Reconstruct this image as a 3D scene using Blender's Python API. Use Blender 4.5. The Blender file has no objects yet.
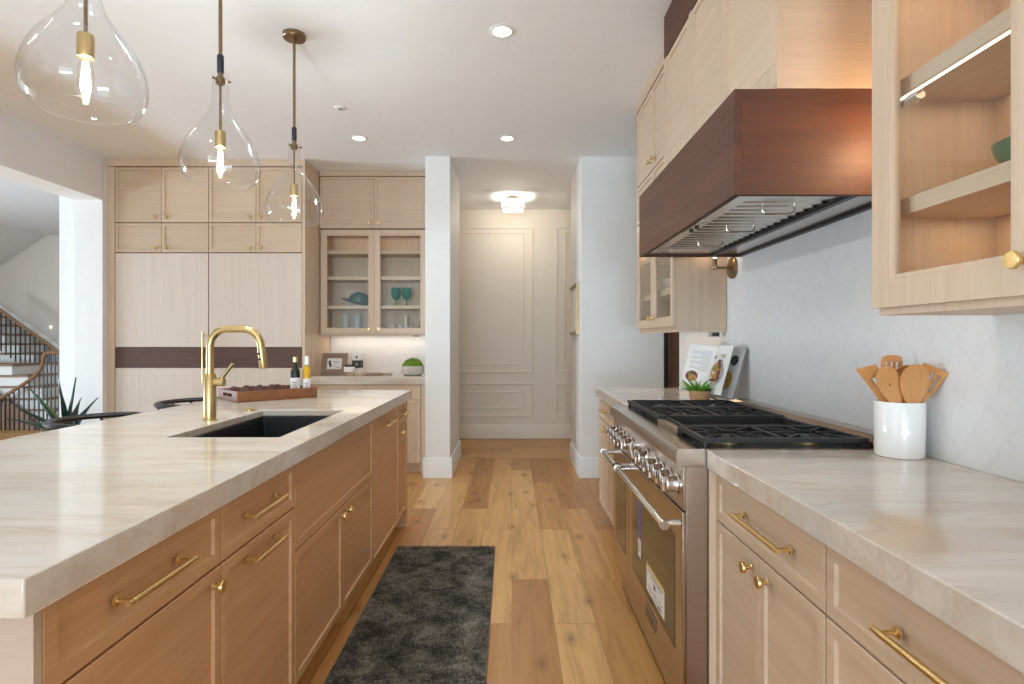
import bpy, bmesh, math, random
from mathutils import Vector, Matrix
random.seed(7)
PI = math.pi
S = bpy.context.scene
COL = S.collection

# ------------------------------------------------------------------ camera
cd = bpy.data.cameras.new('camera')
cam = bpy.data.objects.new('camera', cd)
COL.objects.link(cam)
cam.location = (0, 0, 1.275)
cam.rotation_euler = (PI / 2, 0, 0)
cd.sensor_fit = 'HORIZONTAL'
cd.sensor_width = 36
cd.lens = 20.25
cd.shift_y = -1 / 1024
cd.clip_start = 0.02
S.camera = cam

# ------------------------------------------------------------------ world, view, lights
W = bpy.data.worlds.new('daylight')
S.world = W
W.use_nodes = True
W.node_tree.nodes['Background'].inputs[0].default_value = (0.80, 0.90, 1.0, 1)
W.node_tree.nodes['Background'].inputs[1].default_value = 1.0
S.view_settings.view_transform = 'Standard'
S.view_settings.look = 'None'
S.view_settings.gamma = 1
S.view_settings.use_curve_mapping = False
S.view_settings.exposure = -0.02
S.cycles.use_denoising = True
S.cycles.max_bounces = 10
S.cycles.diffuse_bounces = 6
S.cycles.glossy_bounces = 5
S.cycles.transparent_max_bounces = 16
S.cycles.caustics_reflective = False
S.cycles.caustics_refractive = False
S.cycles.sample_clamp_indirect = 6

def area(name, loc, target, sx, sy, power, color, spread=PI):
    l = bpy.data.lights.new(name, 'AREA')
    l.shape = 'RECTANGLE'
    l.size = sx
    l.size_y = sy
    l.energy = power
    l.color = color
    l.spread = spread
    o = bpy.data.objects.new(name, l)
    COL.objects.link(o)
    o.location = loc
    d = Vector(target) - Vector(loc)
    o.rotation_euler = d.to_track_quat('-Z', 'Y').to_euler()
    return o

def point(name, loc, power, color, r=0.03):
    l = bpy.data.lights.new(name, 'POINT')
    l.energy = power
    l.color = color
    l.shadow_soft_size = r
    o = bpy.data.objects.new(name, l)
    COL.objects.link(o)
    o.location = loc
    return o

def spot(name, loc, power, color, angle=110, blend=0.9, r=0.05):
    l = bpy.data.lights.new(name, 'SPOT')
    l.energy = power
    l.color = color
    l.spot_size = math.radians(angle)
    l.spot_blend = blend
    l.shadow_soft_size = r
    o = bpy.data.objects.new(name, l)
    COL.objects.link(o)
    o.location = loc
    return o

DAY = (0.635, 0.825, 1.0)
WARM = (1.0, 0.70, 0.42)
LAMP = (0.84, 0.94, 1.0)
# daylight at the windows of the family room behind the camera and of the dining room to the left, plus added ceiling fills
area('daylight_rear', (-0.6, -6.85, 1.5), (-0.6, 0, 1.7), 3.3, 2.3, 138, DAY)
area('ceiling_fill_rear', (-0.6, -6.84, 0.7), (-0.6, 0, 2.6), 3.3, 0.8, 250, DAY)  # added lamp tilted upward to brighten the ceiling, not a known source
area('daylight_left', (-3.95, -3.2, 1.5), (0, -3.0, 1.9), 3.2, 2.2, 25, DAY)
area('daylight_dining', (-8.7, 3.7, 1.4), (-4, 3.7, 1.8), 2.4, 2.2, 22, DAY)
area('ceiling_fill_dining', (-8.69, 3.7, 0.55), (-1.0, 4.0, 3.1), 2.4, 0.8, 330, DAY)  # added upward fill through the left opening, for the far ceiling
# recessed downlights
for i, (x, y) in enumerate([(-0.055, 3.205), (-0.04, 4.895), (-1.30, 4.895), (-0.05, 1.5), (-1.30, 1.5), (-0.05, -0.3), (-2.6, 1.5), (-2.6, 3.2), (-2.6, -0.3)]):
    spot('downlight_beam', (x, y, 2.97), 20, LAMP, 120)

# ------------------------------------------------------------------ mesh helper
def world_loc(o):
    v = Vector((0, 0, 0))
    while o is not None:
        v += o.location
        o = o.parent
    return v

class MB:
    def __init__(self):
        self.v = []
        self.f = []

    def add(self, vs, fs):
        n = len(self.v)
        self.v += [tuple(p) for p in vs]
        self.f += [tuple(i + n for i in f) for f in fs]
        return self

    def box(self, x0, x1, y0, y1, z0, z1):
        return self.hexa([(x0, y0, z0), (x1, y0, z0), (x1, y1, z0), (x0, y1, z0), (x0, y0, z1), (x1, y0, z1), (x1, y1, z1), (x0, y1, z1)])

    def hexa(self, p):
        return self.add(p, [(0, 3, 2, 1), (4, 5, 6, 7), (0, 1, 5, 4), (1, 2, 6, 5), (2, 3, 7, 6), (3, 0, 4, 7)])

    def obox(self, c, ux, uy, uz, sx, sy, sz):
        """box centred at c along three unit axes"""
        c = Vector(c)
        ux, uy, uz = Vector(ux) * sx / 2, Vector(uy) * sy / 2, Vector(uz) * sz / 2
        return self.hexa([c - ux - uy - uz, c + ux - uy - uz, c + ux + uy - uz, c - ux + uy - uz,
                          c - ux - uy + uz, c + ux - uy + uz, c + ux + uy + uz, c - ux + uy + uz])

    def prism(self, pts, vec):
        n = len(pts)
        vec = Vector(vec)
        a = [Vector(p) for p in pts]
        b = [p + vec for p in a]
        fs = [tuple(range(n))[::-1], tuple(range(n, 2 * n))]
        for i in range(n):
            j = (i + 1) % n
            fs.append((i, j, n + j, n + i))
        return self.add(a + b, fs)

    def tube(self, pts, r, seg=12, cap=True, flat=None):
        pts = [Vector(p) for p in pts]
        n = len(pts)
        rs = r if isinstance(r, (list, tuple)) else [r] * n
        t0 = (pts[1] - pts[0]).normalized()
        up = Vector((0, 0, 1)) if abs(t0.z) < 0.9 else Vector((1, 0, 0))
        nx = t0.cross(up).normalized()
        vs = []
        for i in range(n):
            if i == 0:
                t = t0
            elif i == n - 1:
                t = (pts[-1] - pts[-2]).normalized()
            else:
                t = ((pts[i + 1] - pts[i]).normalized() + (pts[i] - pts[i - 1]).normalized()).normalized()
            nx = (nx - t * nx.dot(t)).normalized()
            ny = t.cross(nx)
            for k in range(seg):
                a = 2 * PI * k / seg
                s2 = flat if flat else 1.0
                vs.append(pts[i] + nx * math.cos(a) * rs[i] + ny * math.sin(a) * rs[i] * s2)
        fs = []
        for i in range(n - 1):
            for k in range(seg):
                k2 = (k + 1) % seg
                fs.append((i * seg + k, i * seg + k2, (i + 1) * seg + k2, (i + 1) * seg + k))
        if cap:
            fs.append(tuple(range(seg))[::-1])
            fs.append(tuple((n - 1) * seg + k for k in range(seg)))
        return self.add(vs, fs)

    def cyl(self, p0, p1, r0, r1=None, seg=24, cap=True):
        return self.tube([p0, p1], [r0, r0 if r1 is None else r1], seg, cap)

    def lathe(self, prof, c=(0, 0, 0), seg=32, axis=None, sy=1.0, caps=True):
        """prof: (r, h) pairs, turned about axis (default z) through c"""
        c = Vector(c)
        M = Matrix.Identity(3) if axis is None else Vector(axis).normalized().to_track_quat('Z', 'Y').to_matrix()
        vs, fs = [], []
        for (r, h) in prof:
            for k in range(seg):
                a = 2 * PI * k / seg
                vs.append(c + M @ Vector((r * math.cos(a), r * math.sin(a) * sy, h)))
        n = len(prof)
        for i in range(n - 1):
            for k in range(seg):
                k2 = (k + 1) % seg
                fs.append((i * seg + k, i * seg + k2, (i + 1) * seg + k2, (i + 1) * seg + k))
        if caps:
            if prof[0][0] > 1e-6:
                fs.append(tuple(range(seg))[::-1])
            if prof[-1][0] > 1e-6:
                fs.append(tuple((n - 1) * seg + k for k in range(seg)))
        return self.add(vs, fs)

    def ball(self, c, r, seg=16, rings=10, sc=(1, 1, 1), jit=0.0):
        vs, fs = [], []
        for i in range(rings + 1):
            th = PI * i / rings
            for k in range(seg):
                a = 2 * PI * k / seg
                q = 1 + (random.uniform(-jit, jit) if 0 < i < rings else 0)
                vs.append((c[0] + r * sc[0] * q * math.sin(th) * math.cos(a), c[1] + r * sc[1] * q * math.sin(th) * math.sin(a), c[2] + r * sc[2] * q * math.cos(th)))
        for i in range(rings):
            for k in range(seg):
                k2 = (k + 1) % seg
                fs.append((i * seg + k, (i + 1) * seg + k, (i + 1) * seg + k2, i * seg + k2))
        return self.add(vs, fs)

    def build(self, name, mat, parent=None, bev=0.0, loc=None, smooth=35, bseg=2, mats=None, fmat=None):
        me = bpy.data.meshes.new(name)
        o = bpy.data.objects.new(name, me)
        COL.objects.link(o)
        if loc is not None:
            o.location = loc
        if parent is not None:
            o.parent = parent
        off = world_loc(o)
        bm = bmesh.new()
        vs = [bm.verts.new(Vector(p) - off) for p in self.v]
        for i, f in enumerate(self.f):
            try:
                fc = bm.faces.new([vs[j] for j in f])
                if fmat:
                    fc.material_index = fmat[i]
            except ValueError:
                pass
        bmesh.ops.remove_doubles(bm, verts=bm.verts, dist=1e-6)
        bmesh.ops.recalc_face_normals(bm, faces=bm.faces)
        bm.to_mesh(me)
        bm.free()
        for m in (mats or [mat]):
            me.materials.append(m)
        if smooth:
            for p in me.polygons:
                p.use_smooth = True
            me.set_sharp_from_angle(angle=math.radians(smooth))
        if bev:
            b = o.modifiers.new('edge', 'BEVEL')
            b.width = bev
            b.segments = bseg
            b.limit_method = 'ANGLE'
            b.angle_limit = math.radians(40)
            b.harden_normals = False
        return o

def thing(name, label, cat, loc, group=None):
    o = bpy.data.objects.new(name, None)
    COL.objects.link(o)
    o.empty_display_size = 0.05
    o.location = loc
    o['label'] = label
    o['category'] = cat
    if group:
        o['group'] = group
    return o

def tag(o, label, cat, group=None):
    o['label'] = label
    o['category'] = cat
    if group:
        o['group'] = group
    return o

def struct(mb, name, mat, bev=0.0, label=None):
    o = mb.build(name, mat, bev=bev)
    o['kind'] = 'structure'
    if label:
        o['label'] = label
    return o

def copy_tree(o, parent=None):
    c = o.copy()
    COL.objects.link(c)
    if parent is not None:
        c.parent = parent
    for ch in [k for k in bpy.data.objects if k.parent == o]:
        copy_tree(ch, c)
    return c

# ------------------------------------------------------------------ materials
def srgb(r, g, b):
    def f(c):
        c /= 255
        return c / 12.92 if c <= 0.04045 else ((c + 0.055) / 1.055) ** 2.4
    return (f(r), f(g), f(b), 1)

class NT:
    def __init__(self, name):
        self.m = bpy.data.materials.new(name)
        self.m.use_nodes = True
        self.t = self.m.node_tree
        self.b = self.t.nodes['Principled BSDF']
        self.out = self.t.nodes['Material Output']

    def n(self, kind, **kw):
        nd = self.t.nodes.new(kind)
        for k, v in kw.items():
            setattr(nd, k, v)
        return nd

    def l(self, a, b):
        self.t.links.new(a, b)

    def setv(self, nd, **kw):
        for k, v in kw.items():
            nd.inputs[k.replace('_', ' ')].default_value = v
        return nd

    def coord(self, scale=(1, 1, 1), rnd=True, rot=(0, 0, 0)):
        tc = self.n('ShaderNodeTexCoord')
        mp = self.n('ShaderNodeMapping')
        mp.inputs['Scale'].default_value = scale
        mp.inputs['Rotation'].default_value = rot
        self.l(tc.outputs['Object'], mp.inputs['Vector'])
        if rnd:
            oi = self.n('ShaderNodeObjectInfo')
            mu = self.n('ShaderNodeMath', operation='MULTIPLY')
            mu.inputs[1].default_value = 37.0
            self.l(oi.outputs['Random'], mu.inputs[0])
            self.l(mu.outputs[0], mp.inputs['Location'])
        return mp.outputs['Vector']

    def noise(self, vec, scale=5, detail=4, rough=0.5, dist=0.0):
        nd = self.n('ShaderNodeTexNoise')
        nd.inputs['Scale'].default_value = scale
        nd.inputs['Detail'].default_value = detail
        nd.inputs['Roughness'].default_value = rough
        nd.inputs['Distortion'].default_value = dist
        self.l(vec, nd.inputs['Vector'])
        return nd.outputs['Fac']

    def ramp(self, fac, stops):
        r = self.n('ShaderNodeValToRGB')
        e = r.color_ramp.elements
        while len(e) < len(stops):
            e.new(0.5)
        for i, (p, c) in enumerate(stops):
            e[i].position = p
            e[i].color = c
        self.l(fac, r.inputs['Fac'])
        return r.outputs['Color']

    def mix(self, fac, a, b, mode='MIX'):
        m = self.n('ShaderNodeMix', data_type='RGBA', blend_type=mode)
        for s, v in ((m.inputs[0], fac), (m.inputs[6], a), (m.inputs[7], b)):
            if hasattr(v, 'is_linked'):
                self.l(v, s)
            else:
                s.default_value = v
        return m.outputs[2]

    def math(self, op, a, b=None, c=None):
        m = self.n('ShaderNodeMath', operation=op)
        for i, v in enumerate((a, b, c)):
            if v is None:
                continue
            if hasattr(v, 'is_linked'):
                self.l(v, m.inputs[i])
            else:
                m.inputs[i].default_value = v
        return m.outputs[0]

    def bump(self, h, strength=0.2, dist=0.002):
        b = self.n('ShaderNodeBump')
        b.inputs['Strength'].default_value = strength
        b.inputs['Distance'].default_value = dist
        self.l(h, b.inputs['Height'])
        self.l(b.outputs['Normal'], self.b.inputs['Normal'])

def plain(name, col, rough=0.5, metal=0.0, var=0.03, nscale=8, bump=0.0, spec=0.5, coat=0.0):
    """a solid colour with faint procedural variation"""
    t = NT(name)
    v = t.coord()
    f = t.noise(v, nscale, 3)
    lo = tuple(max(0, c * (1 - var)) for c in col[:3]) + (1,)
    hi = tuple(min(1, c * (1 + var)) for c in col[:3]) + (1,)
    t.l(t.ramp(f, [(0.3, lo), (0.7, hi)]), t.b.inputs['Base Color'])
    t.setv(t.b, Roughness=rough, Metallic=metal)
    t.b.inputs['Specular IOR Level'].default_value = spec
    t.b.inputs['Coat Weight'].default_value = coat
    if bump:
        t.bump(t.noise(v, nscale * 12, 3), bump, 0.002)
    return t.m

def wood(name, lo, hi, axis, fine=44, rough=0.42, coat=0.0, stretch=1.0):
    t = NT(name)
    sc = [fine] * 3
    sc['xyz'.index(axis)] = stretch
    v = t.coord(tuple(sc))
    a = t.noise(v, 1.0, 6, 0.62, 0.6)
    v2 = t.coord(tuple(s * 5 for s in sc))
    b = t.noise(v2, 1.0, 3, 0.6, 0.1)
    f = t.math('MULTIPLY_ADD', b, 0.35, t.math('MULTIPLY', a, 0.75))
    c = t.ramp(f, [(0.30, lo), (0.78, hi)])
    oi = t.n('ShaderNodeObjectInfo')
    tint = t.ramp(oi.outputs['Random'], [(0.0, (0.93, 0.92, 0.91, 1)), (1.0, (1.05, 1.05, 1.05, 1))])
    t.l(t.mix(1.0, c, tint, 'MULTIPLY'), t.b.inputs['Base Color'])
    t.setv(t.b, Roughness=rough)
    t.b.inputs['Coat Weight'].default_value = coat
    t.b.inputs['Coat Roughness'].default_value = 0.2
    t.bump(f, 0.08, 0.002)
    return t.m

def woodset(name, lo, hi, **kw):
    return {a: wood(name + '_' + a, lo, hi, a, **kw) for a in 'xyz'}

OAK = woodset('white_oak', srgb(194, 168, 142), srgb(214, 191, 166))
LIMED = woodset('limed_oak', srgb(208, 194, 180), srgb(224, 212, 199))
PANELW = woodset('darkened_panel_oak', srgb(178, 156, 138), srgb(198, 177, 158))  # white oak darkened to offset strong window light on the near end panel
ISL = woodset('shaded_island_oak', srgb(188, 142, 100), srgb(214, 168, 123))  # same oak deepened, the shade of the aisle side put into its colour
WAL = woodset('walnut', srgb(56, 29, 16), srgb(100, 56, 34), fine=14, rough=0.6)
BAND = woodset('walnut_band', srgb(72, 48, 42), srgb(98, 68, 58), fine=18)
TRAYW = woodset('tray_wood', srgb(104, 62, 36), srgb(150, 98, 60), fine=20)
STAIRW = woodset('stair_oak', srgb(120, 88, 60), srgb(156, 120, 86))
UTEN = woodset('utensil_wood', srgb(186, 124, 66), srgb(214, 156, 96), fine=30, rough=0.5)

def emit(name, col, strength):
    t = NT(name)
    t.t.nodes.remove(t.b)
    e = t.n('ShaderNodeEmission')
    e.inputs[0].default_value = col
    e.inputs[1].default_value = strength
    t.l(e.outputs[0], t.out.inputs[0])
    return t.m

def thin_glass(name, tint=(1, 1, 1, 1), ior=1.45, rough=0.0, boost=1.0):
    t = NT(name)
    t.t.nodes.remove(t.b)
    tr = t.n('ShaderNodeBsdfTransparent')
    tr.inputs[0].default_value = tint
    gl = t.n('ShaderNodeBsdfGlossy')
    gl.inputs['Roughness'].default_value = rough
    fr = t.n('ShaderNodeFresnel')
    fr.inputs[0].default_value = ior
    geo = t.n('ShaderNodeNewGeometry')
    # same fresnel from both sides of the thin sheet
    mixi = t.n('ShaderNodeMix', data_type='FLOAT')
    mixi.inputs[2].default_value = ior
    mixi.inputs[3].default_value = 1.0 / ior
    t.l(geo.outputs['Backfacing'], mixi.inputs[0])
    t.l(mixi.outputs[0], fr.inputs[0])
    mx = t.n('ShaderNodeMixShader')
    f = t.math('MULTIPLY', fr.outputs[0], boost)
    f.node.use_clamp = True
    t.l(f, mx.inputs[0])
    t.l(tr.outputs[0], mx.inputs[1])
    t.l(gl.outputs[0], mx.inputs[2])
    t.l(mx.outputs[0], t.out.inputs[0])
    return t.m

def quartzite():
    t = NT('quartzite')
    rz = (0, 0, 0.22)
    v = t.coord((0.8, 3.4, 3.4), rnd=False, rot=rz)
    big = t.noise(v, 1.3, 6, 0.55, 0.7)
    c = t.ramp(big, [(0.26, srgb(188, 168, 146)), (0.42, srgb(202, 189, 173)), (0.55, srgb(212, 203, 191)), (0.72, srgb(200, 193, 184))])
    v2 = t.coord((1.7, 10, 10), rnd=False, rot=rz)
    st = t.noise(v2, 1.6, 5, 0.6, 0.5)
    c = t.mix(t.math('MULTIPLY', t.ramp(st, [(0.50, (0, 0, 0, 1)), (0.68, (1, 1, 1, 1))]), 0.38), c, srgb(188, 164, 140))
    gp = t.noise(t.coord((2.6, 2.6, 2.6), rnd=False), 1.0, 3, 0.5, 0.5)
    c = t.mix(t.math('MULTIPLY', t.ramp(gp, [(0.48, (0, 0, 0, 1)), (0.66, (1, 1, 1, 1))]), 0.45), c, srgb(192, 194, 190))
    v3 = t.coord((0.6, 2.4, 2.4), rnd=False, rot=rz)
    ve = t.noise(v3, 1.6, 5, 0.55, 0.9)
    vein = t.ramp(t.math('ABSOLUTE', t.math('SUBTRACT', ve, 0.5)), [(0.0, (1, 1, 1, 1)), (0.012, (0, 0, 0, 1))])
    c = t.mix(t.math('MULTIPLY', vein, 0.22), c, srgb(164, 134, 106))
    t.l(c, t.b.inputs['Base Color'])
    t.setv(t.b, Roughness=0.09)
    return t.m

def oak_floor(name, along):
    t = NT(name)
    rot = (0, 0, PI / 2) if along == 'y' else (0, 0, 0)
    v = t.coord((1, 1, 1), rnd=False, rot=rot)
    br = t.n('ShaderNodeTexBrick')
    br.offset = 0.37
    br.offset_frequency = 2
    t.l(v, br.inputs['Vector'])
    br.inputs['Color1'].default_value = (0, 0, 0, 1)
    br.inputs['Color2'].default_value = (1, 1, 1, 1)
    br.inputs['Mortar'].default_value = (0.5, 0.5, 0.5, 1)
    br.inputs['Scale'].default_value = 1.0
    br.inputs['Mortar Size'].default_value = 0.0016
    br.inputs['Mortar Smooth'].default_value = 0.1
    br.inputs['Bias'].default_value = 0.0
    br.inputs['Brick Width'].default_value = 1.3
    br.inputs['Row Height'].default_value = 0.19
    rnd = br.outputs['Color']
    plank = t.ramp(rnd, [(0.0, srgb(178, 124, 66)), (0.35, srgb(202, 150, 88)), (0.7, srgb(214, 164, 102)), (1.0, srgb(222, 178, 114))])
    # grain, shifted from plank to plank
    tc = t.n('ShaderNodeTexCoord')
    mp = t.n('ShaderNodeMapping')
    mp.inputs['Scale'].default_value = (14, 1.0, 1) if along == 'y' else (1.0, 14, 1)
    t.l(tc.outputs['Object'], mp.inputs['Vector'])
    cx = t.n('ShaderNodeCombineXYZ')
    sp = t.n('ShaderNodeSeparateColor')
    t.l(rnd, sp.inputs[0])
    t.l(t.math('MULTIPLY', sp.outputs[0], 31.0), cx.inputs[0])
    t.l(t.math('MULTIPLY', sp.outputs[0], 17.0), cx.inputs[1])
    ad = t.n('ShaderNodeVectorMath', operation='ADD')
    t.l(mp.outputs[0], ad.inputs[0])
    t.l(cx.outputs[0], ad.inputs[1])
    g = t.noise(ad.outputs[0], 1.6, 7, 0.62, 1.1)
    c = t.mix(1.0, plank, t.ramp(g, [(0.3, (0.72, 0.68, 0.62, 1)), (0.5, (0.98, 0.97, 0.96, 1)), (0.7, (1.10, 1.10, 1.10, 1))]), 'MULTIPLY')
    # knots
    vo = t.n('ShaderNodeTexVoronoi', voronoi_dimensions='2D')
    vo.inputs['Scale'].default_value = 1.0
    mp2 = t.n('ShaderNodeMapping')
    mp2.inputs['Scale'].default_value = (3.6, 1.7, 1) if along == 'y' else (1.7, 3.6, 1)
    t.l(tc.outputs['Object'], mp2.inputs['Vector'])
    t.l(mp2.outputs[0], vo.inputs['Vector'])
    k = t.ramp(vo.outputs['Distance'], [(0.015, (1, 1, 1, 1)), (0.05, (0.45, 0.45, 0.45, 1)), (0.15, (0, 0, 0, 1))])
    c = t.mix(t.math('MULTIPLY', k, 0.65), c, srgb(96, 58, 32))
    stk = t.noise(ad.outputs[0], 0.55, 5, 0.6, 1.5)
    c = t.mix(t.math('MULTIPLY', t.ramp(stk, [(0.55, (0, 0, 0, 1)), (0.75, (1, 1, 1, 1))]), 0.4), c, srgb(150, 98, 54))
    c = t.mix(t.math('MULTIPLY', br.outputs['Fac'], 0.55), c, srgb(104, 70, 42))
    t.l(c, t.b.inputs['Base Color'])
    t.setv(t.b, Roughness=0.34)
    t.bump(t.math('SUBTRACT', g, t.math('MULTIPLY', br.outputs['Fac'], 1.5)), 0.12, 0.003)
    return t.m

def tile_mat(name, ua):
    """pale glazed tiles in a raised diamond scallop; ua = horizontal axis of the wall"""
    t = NT(name)
    tc = t.n('ShaderNodeTexCoord')
    sp = t.n('ShaderNodeSeparateXYZ')
    t.l(tc.outputs['Object'], sp.inputs[0])
    u = t.math('MULTIPLY', sp.outputs['XYZ'.index(ua.upper())], 1 / 0.105)
    w = t.math('MULTIPLY', sp.outputs[2], 1 / 0.16)
    wob = t.math('MULTIPLY', t.math('SINE', t.math('MULTIPLY', w, 4 * PI)), 0.07)
    u = t.math('ADD', u, wob)
    d1 = t.math('ABSOLUTE', t.math('SUBTRACT', t.math('FRACT', t.math('ADD', u, w)), 0.5))
    d2 = t.math('ABSOLUTE', t.math('SUBTRACT', t.math('FRACT', t.math('SUBTRACT', u, w)), 0.5))
    m = t.math('MAXIMUM', d1, d2)
    line = t.ramp(m, [(0.455, (1, 1, 1, 1)), (0.49, (0, 0, 0, 1))])
    lean = t.math('MULTIPLY', t.math('SUBTRACT', 0.5, m), 0.5)
    c = t.mix(line, srgb(216, 216, 215), srgb(221, 221, 220))
    n = t.noise(t.coord((6, 6, 6), rnd=False), 3, 3)
    c = t.mix(1.0, c, t.ramp(n, [(0.3, (0.97, 0.97, 0.97, 1)), (0.7, (1.02, 1.02, 1.02, 1))]), 'MULTIPLY')
    t.l(c, t.b.inputs['Base Color'])
    t.setv(t.b, Roughness=0.3)
    t.bump(t.math('ADD', line, lean), 0.16, 0.0015)
    return t.m

def steel(name, col, rough, axis='y'):
    t = NT(name)
    sc = [120] * 3
    sc['xyz'.index(axis)] = 2
    v = t.coord(tuple(sc))
    f = t.noise(v, 1.0, 2)
    lo = tuple(c * 0.92 for c in col[:3]) + (1,)
    t.l(t.ramp(f, [(0.3, lo), (0.7, col)]), t.b.inputs['Base Color'])
    t.setv(t.b, Roughness=rough, Metallic=1.0)
    return t.m

def rug_mat():
    t = NT('distressed_rug')
    v = t.coord((1, 1, 1), rnd=False)
    big = t.noise(v, 7, 6, 0.7, 0.4)
    a = t.noise(t.coord((30, 110, 1), rnd=False), 1.0, 4, 0.75)
    b = t.noise(t.coord((110, 30, 1), rnd=False), 1.0, 4, 0.75)
    f = t.math('ADD', t.math('MULTIPLY', big, 0.5), t.math('MULTIPLY', t.math('MAXIMUM', a, b), 0.55))
    c = t.ramp(f, [(0.43, srgb(36, 36, 33)), (0.51, srgb(64, 63, 57)), (0.58, srgb(106, 102, 93)), (0.69, srgb(150, 144, 132))])
    t.l(c, t.b.inputs['Base Color'])
    t.setv(t.b, Roughness=0.95)
    t.b.inputs['Specular IOR Level'].default_value = 0.1
    t.bump(t.noise(t.coord((160, 160, 160), rnd=False), 2, 2), 0.5, 0.003)
    return t.m

WHITE = plain('white_paint', srgb(232, 232, 230), 0.6, var=0.01)
CEIL = plain('ceiling_paint', srgb(237, 238, 239), 0.8, var=0.01)
GREIGE = plain('greige_paint', srgb(227, 225, 223), 0.7, var=0.012)
HALLP = plain('hall_paint', srgb(233, 223, 208), 0.55, var=0.01)
STAIRP = plain('stair_wall_paint', srgb(206, 199, 190), 0.7, var=0.012)
GREYC = plain('grey_ceiling_paint', srgb(206, 207, 209), 0.8, var=0.01)
FLOOR = oak_floor('oak_planks', 'y')
FLOORX = oak_floor('oak_planks_crosswise', 'x')
TILE_Y = tile_mat('scallop_tile_right', 'y')
TILE_X = tile_mat('scallop_tile_nook', 'x')
STONE = quartzite()
BRASS = steel('brushed_brass', srgb(200, 174, 122), 0.30, 'z')
BRASSD = steel('aged_brass', srgb(146, 122, 92), 0.33, 'z')
KNOB = steel('satin_brass', srgb(232, 200, 136), 0.33, 'z')
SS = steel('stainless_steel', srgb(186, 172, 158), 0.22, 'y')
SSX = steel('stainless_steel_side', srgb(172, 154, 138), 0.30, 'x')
CHROME = steel('chrome', srgb(228, 228, 228), 0.08, 'y')
IRON = plain('cast_iron', srgb(34, 34, 35), 0.5, var=0.15, nscale=40, bump=0.1)
BLACK = plain('black_paint', srgb(22, 22, 23), 0.4, var=0.1)
BLACKS = plain('black_sink_composite', srgb(24, 24, 25), 0.38, var=0.1, nscale=60)
BLKWD = plain('black_stained_wood', srgb(30, 30, 31), 0.38, var=0.15)
NAVY = plain('navy_leather', srgb(36, 40, 52), 0.55, var=0.1)
DARKD = wood('dark_door_wood', srgb(104, 72, 52), srgb(138, 98, 72), 'z', fine=14)
PANE = thin_glass('clear_pane', (0.97, 0.98, 0.97, 1), 1.4)
BLOWN = thin_glass('blown_glass', (0.965, 0.97, 0.975, 1), 1.5, boost=1.3)
def tinted_glass(name, col, body):
    t = NT(name)
    t.l(t.ramp(t.noise(t.coord(), 6, 2), [(0.3, tuple(c * 0.9 for c in col[:3]) + (1,)), (0.7, col)]), t.b.inputs['Base Color'])
    t.setv(t.b, Roughness=0.06)
    tr = t.n('ShaderNodeBsdfTransparent')
    tr.inputs[0].default_value = tuple(min(1, c * 1.3 + 0.1) for c in col[:3]) + (1,)
    mx = t.n('ShaderNodeMixShader')
    mx.inputs[0].default_value = body
    t.l(tr.outputs[0], mx.inputs[1])
    t.l(t.b.outputs[0], mx.inputs[2])
    t.l(mx.outputs[0], t.out.inputs[0])
    return t.m
TUMB = tinted_glass('tumbler_glass', srgb(214, 218, 220), 0.35)
TEAL = tinted_glass('teal_glass', srgb(60, 172, 166), 0.35)
OVENG = plain('oven_glass', srgb(46, 36, 28), 0.06, var=0.02, spec=0.8)
OIL = plain('olive_oil', srgb(206, 160, 18), 0.12, var=0.08)
DKBOT = plain('dark_bottle_glass', srgb(26, 34, 24), 0.08, var=0.1)
PAPER = plain('white_paper', srgb(232, 230, 226), 0.7, var=0.015)
PAPERG = plain('page_edges', srgb(196, 194, 190), 0.75, var=0.06, nscale=60)
CERAM = plain('white_ceramic', srgb(238, 236, 232), 0.12, var=0.01, coat=0.4)
CONC = plain('pale_stoneware', srgb(196, 186, 170), 0.7, var=0.08, nscale=30)
MOSS = plain('green_moss', srgb(96, 124, 30), 0.95, var=0.35, nscale=40, bump=0.8)
LEAF = plain('bright_leaf', srgb(110, 164, 50), 0.5, var=0.25)
LEAFD = plain('dark_leaf', srgb(32, 66, 42), 0.5, var=0.25)
AGAVE = plain('agave_leaf', srgb(42, 66, 62), 0.45, var=0.25)
AGAVEB = plain('fresh_agave_leaf', srgb(96, 140, 62), 0.45, var=0.2)
SOIL = plain('dark_soil', srgb(40, 30, 24), 0.9, var=0.3, nscale=50, bump=0.6)
TERRA = plain('clay_pot', srgb(200, 158, 114), 0.7, var=0.08, nscale=20)
GREENB = plain('green_glaze', srgb(24, 72, 54), 0.25, var=0.2)
GREENC = plain('celadon_glaze', srgb(74, 104, 76), 0.25, var=0.12)
DARKW = plain('dark_plate_wood', srgb(60, 44, 36), 0.5, var=0.15)
LAMPON = emit('downlight_lens', (1.0, 0.95, 0.88, 1), 9)
BULB = emit('glowing_filament', (1.0, 0.88, 0.70, 1), 30)
BULBG = emit('glowing_bulb', (1.0, 0.93, 0.82, 1), 3.2)
SHADE = emit('lit_fabric_shade', (1.0, 0.94, 0.84, 1), 1.25)
LEDS = emit('led_strip', (1.0, 0.90, 0.76, 1), 2.5)
STEPL = emit('step_light', (1.0, 0.95, 0.85, 1), 2.5)
GREYP = plain('grey_plastic', srgb(150, 148, 146), 0.4)
RUG = rug_mat()
LINER = steel('bright_steel_liner', srgb(212, 208, 203), 0.26, 'x')
FRINGE = plain('rug_fringe', srgb(118, 102, 84), 0.95, var=0.3, nscale=80)
BARK = plain('bark_brown', srgb(84, 52, 42), 0.8, var=0.35, nscale=60, bump=0.6)
GOLDF = steel('gilt_frame', srgb(170, 148, 112), 0.4, 'z')
WEATH = wood('weathered_frame_wood', srgb(124, 102, 86), srgb(160, 138, 120), 'x', fine=30)
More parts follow.
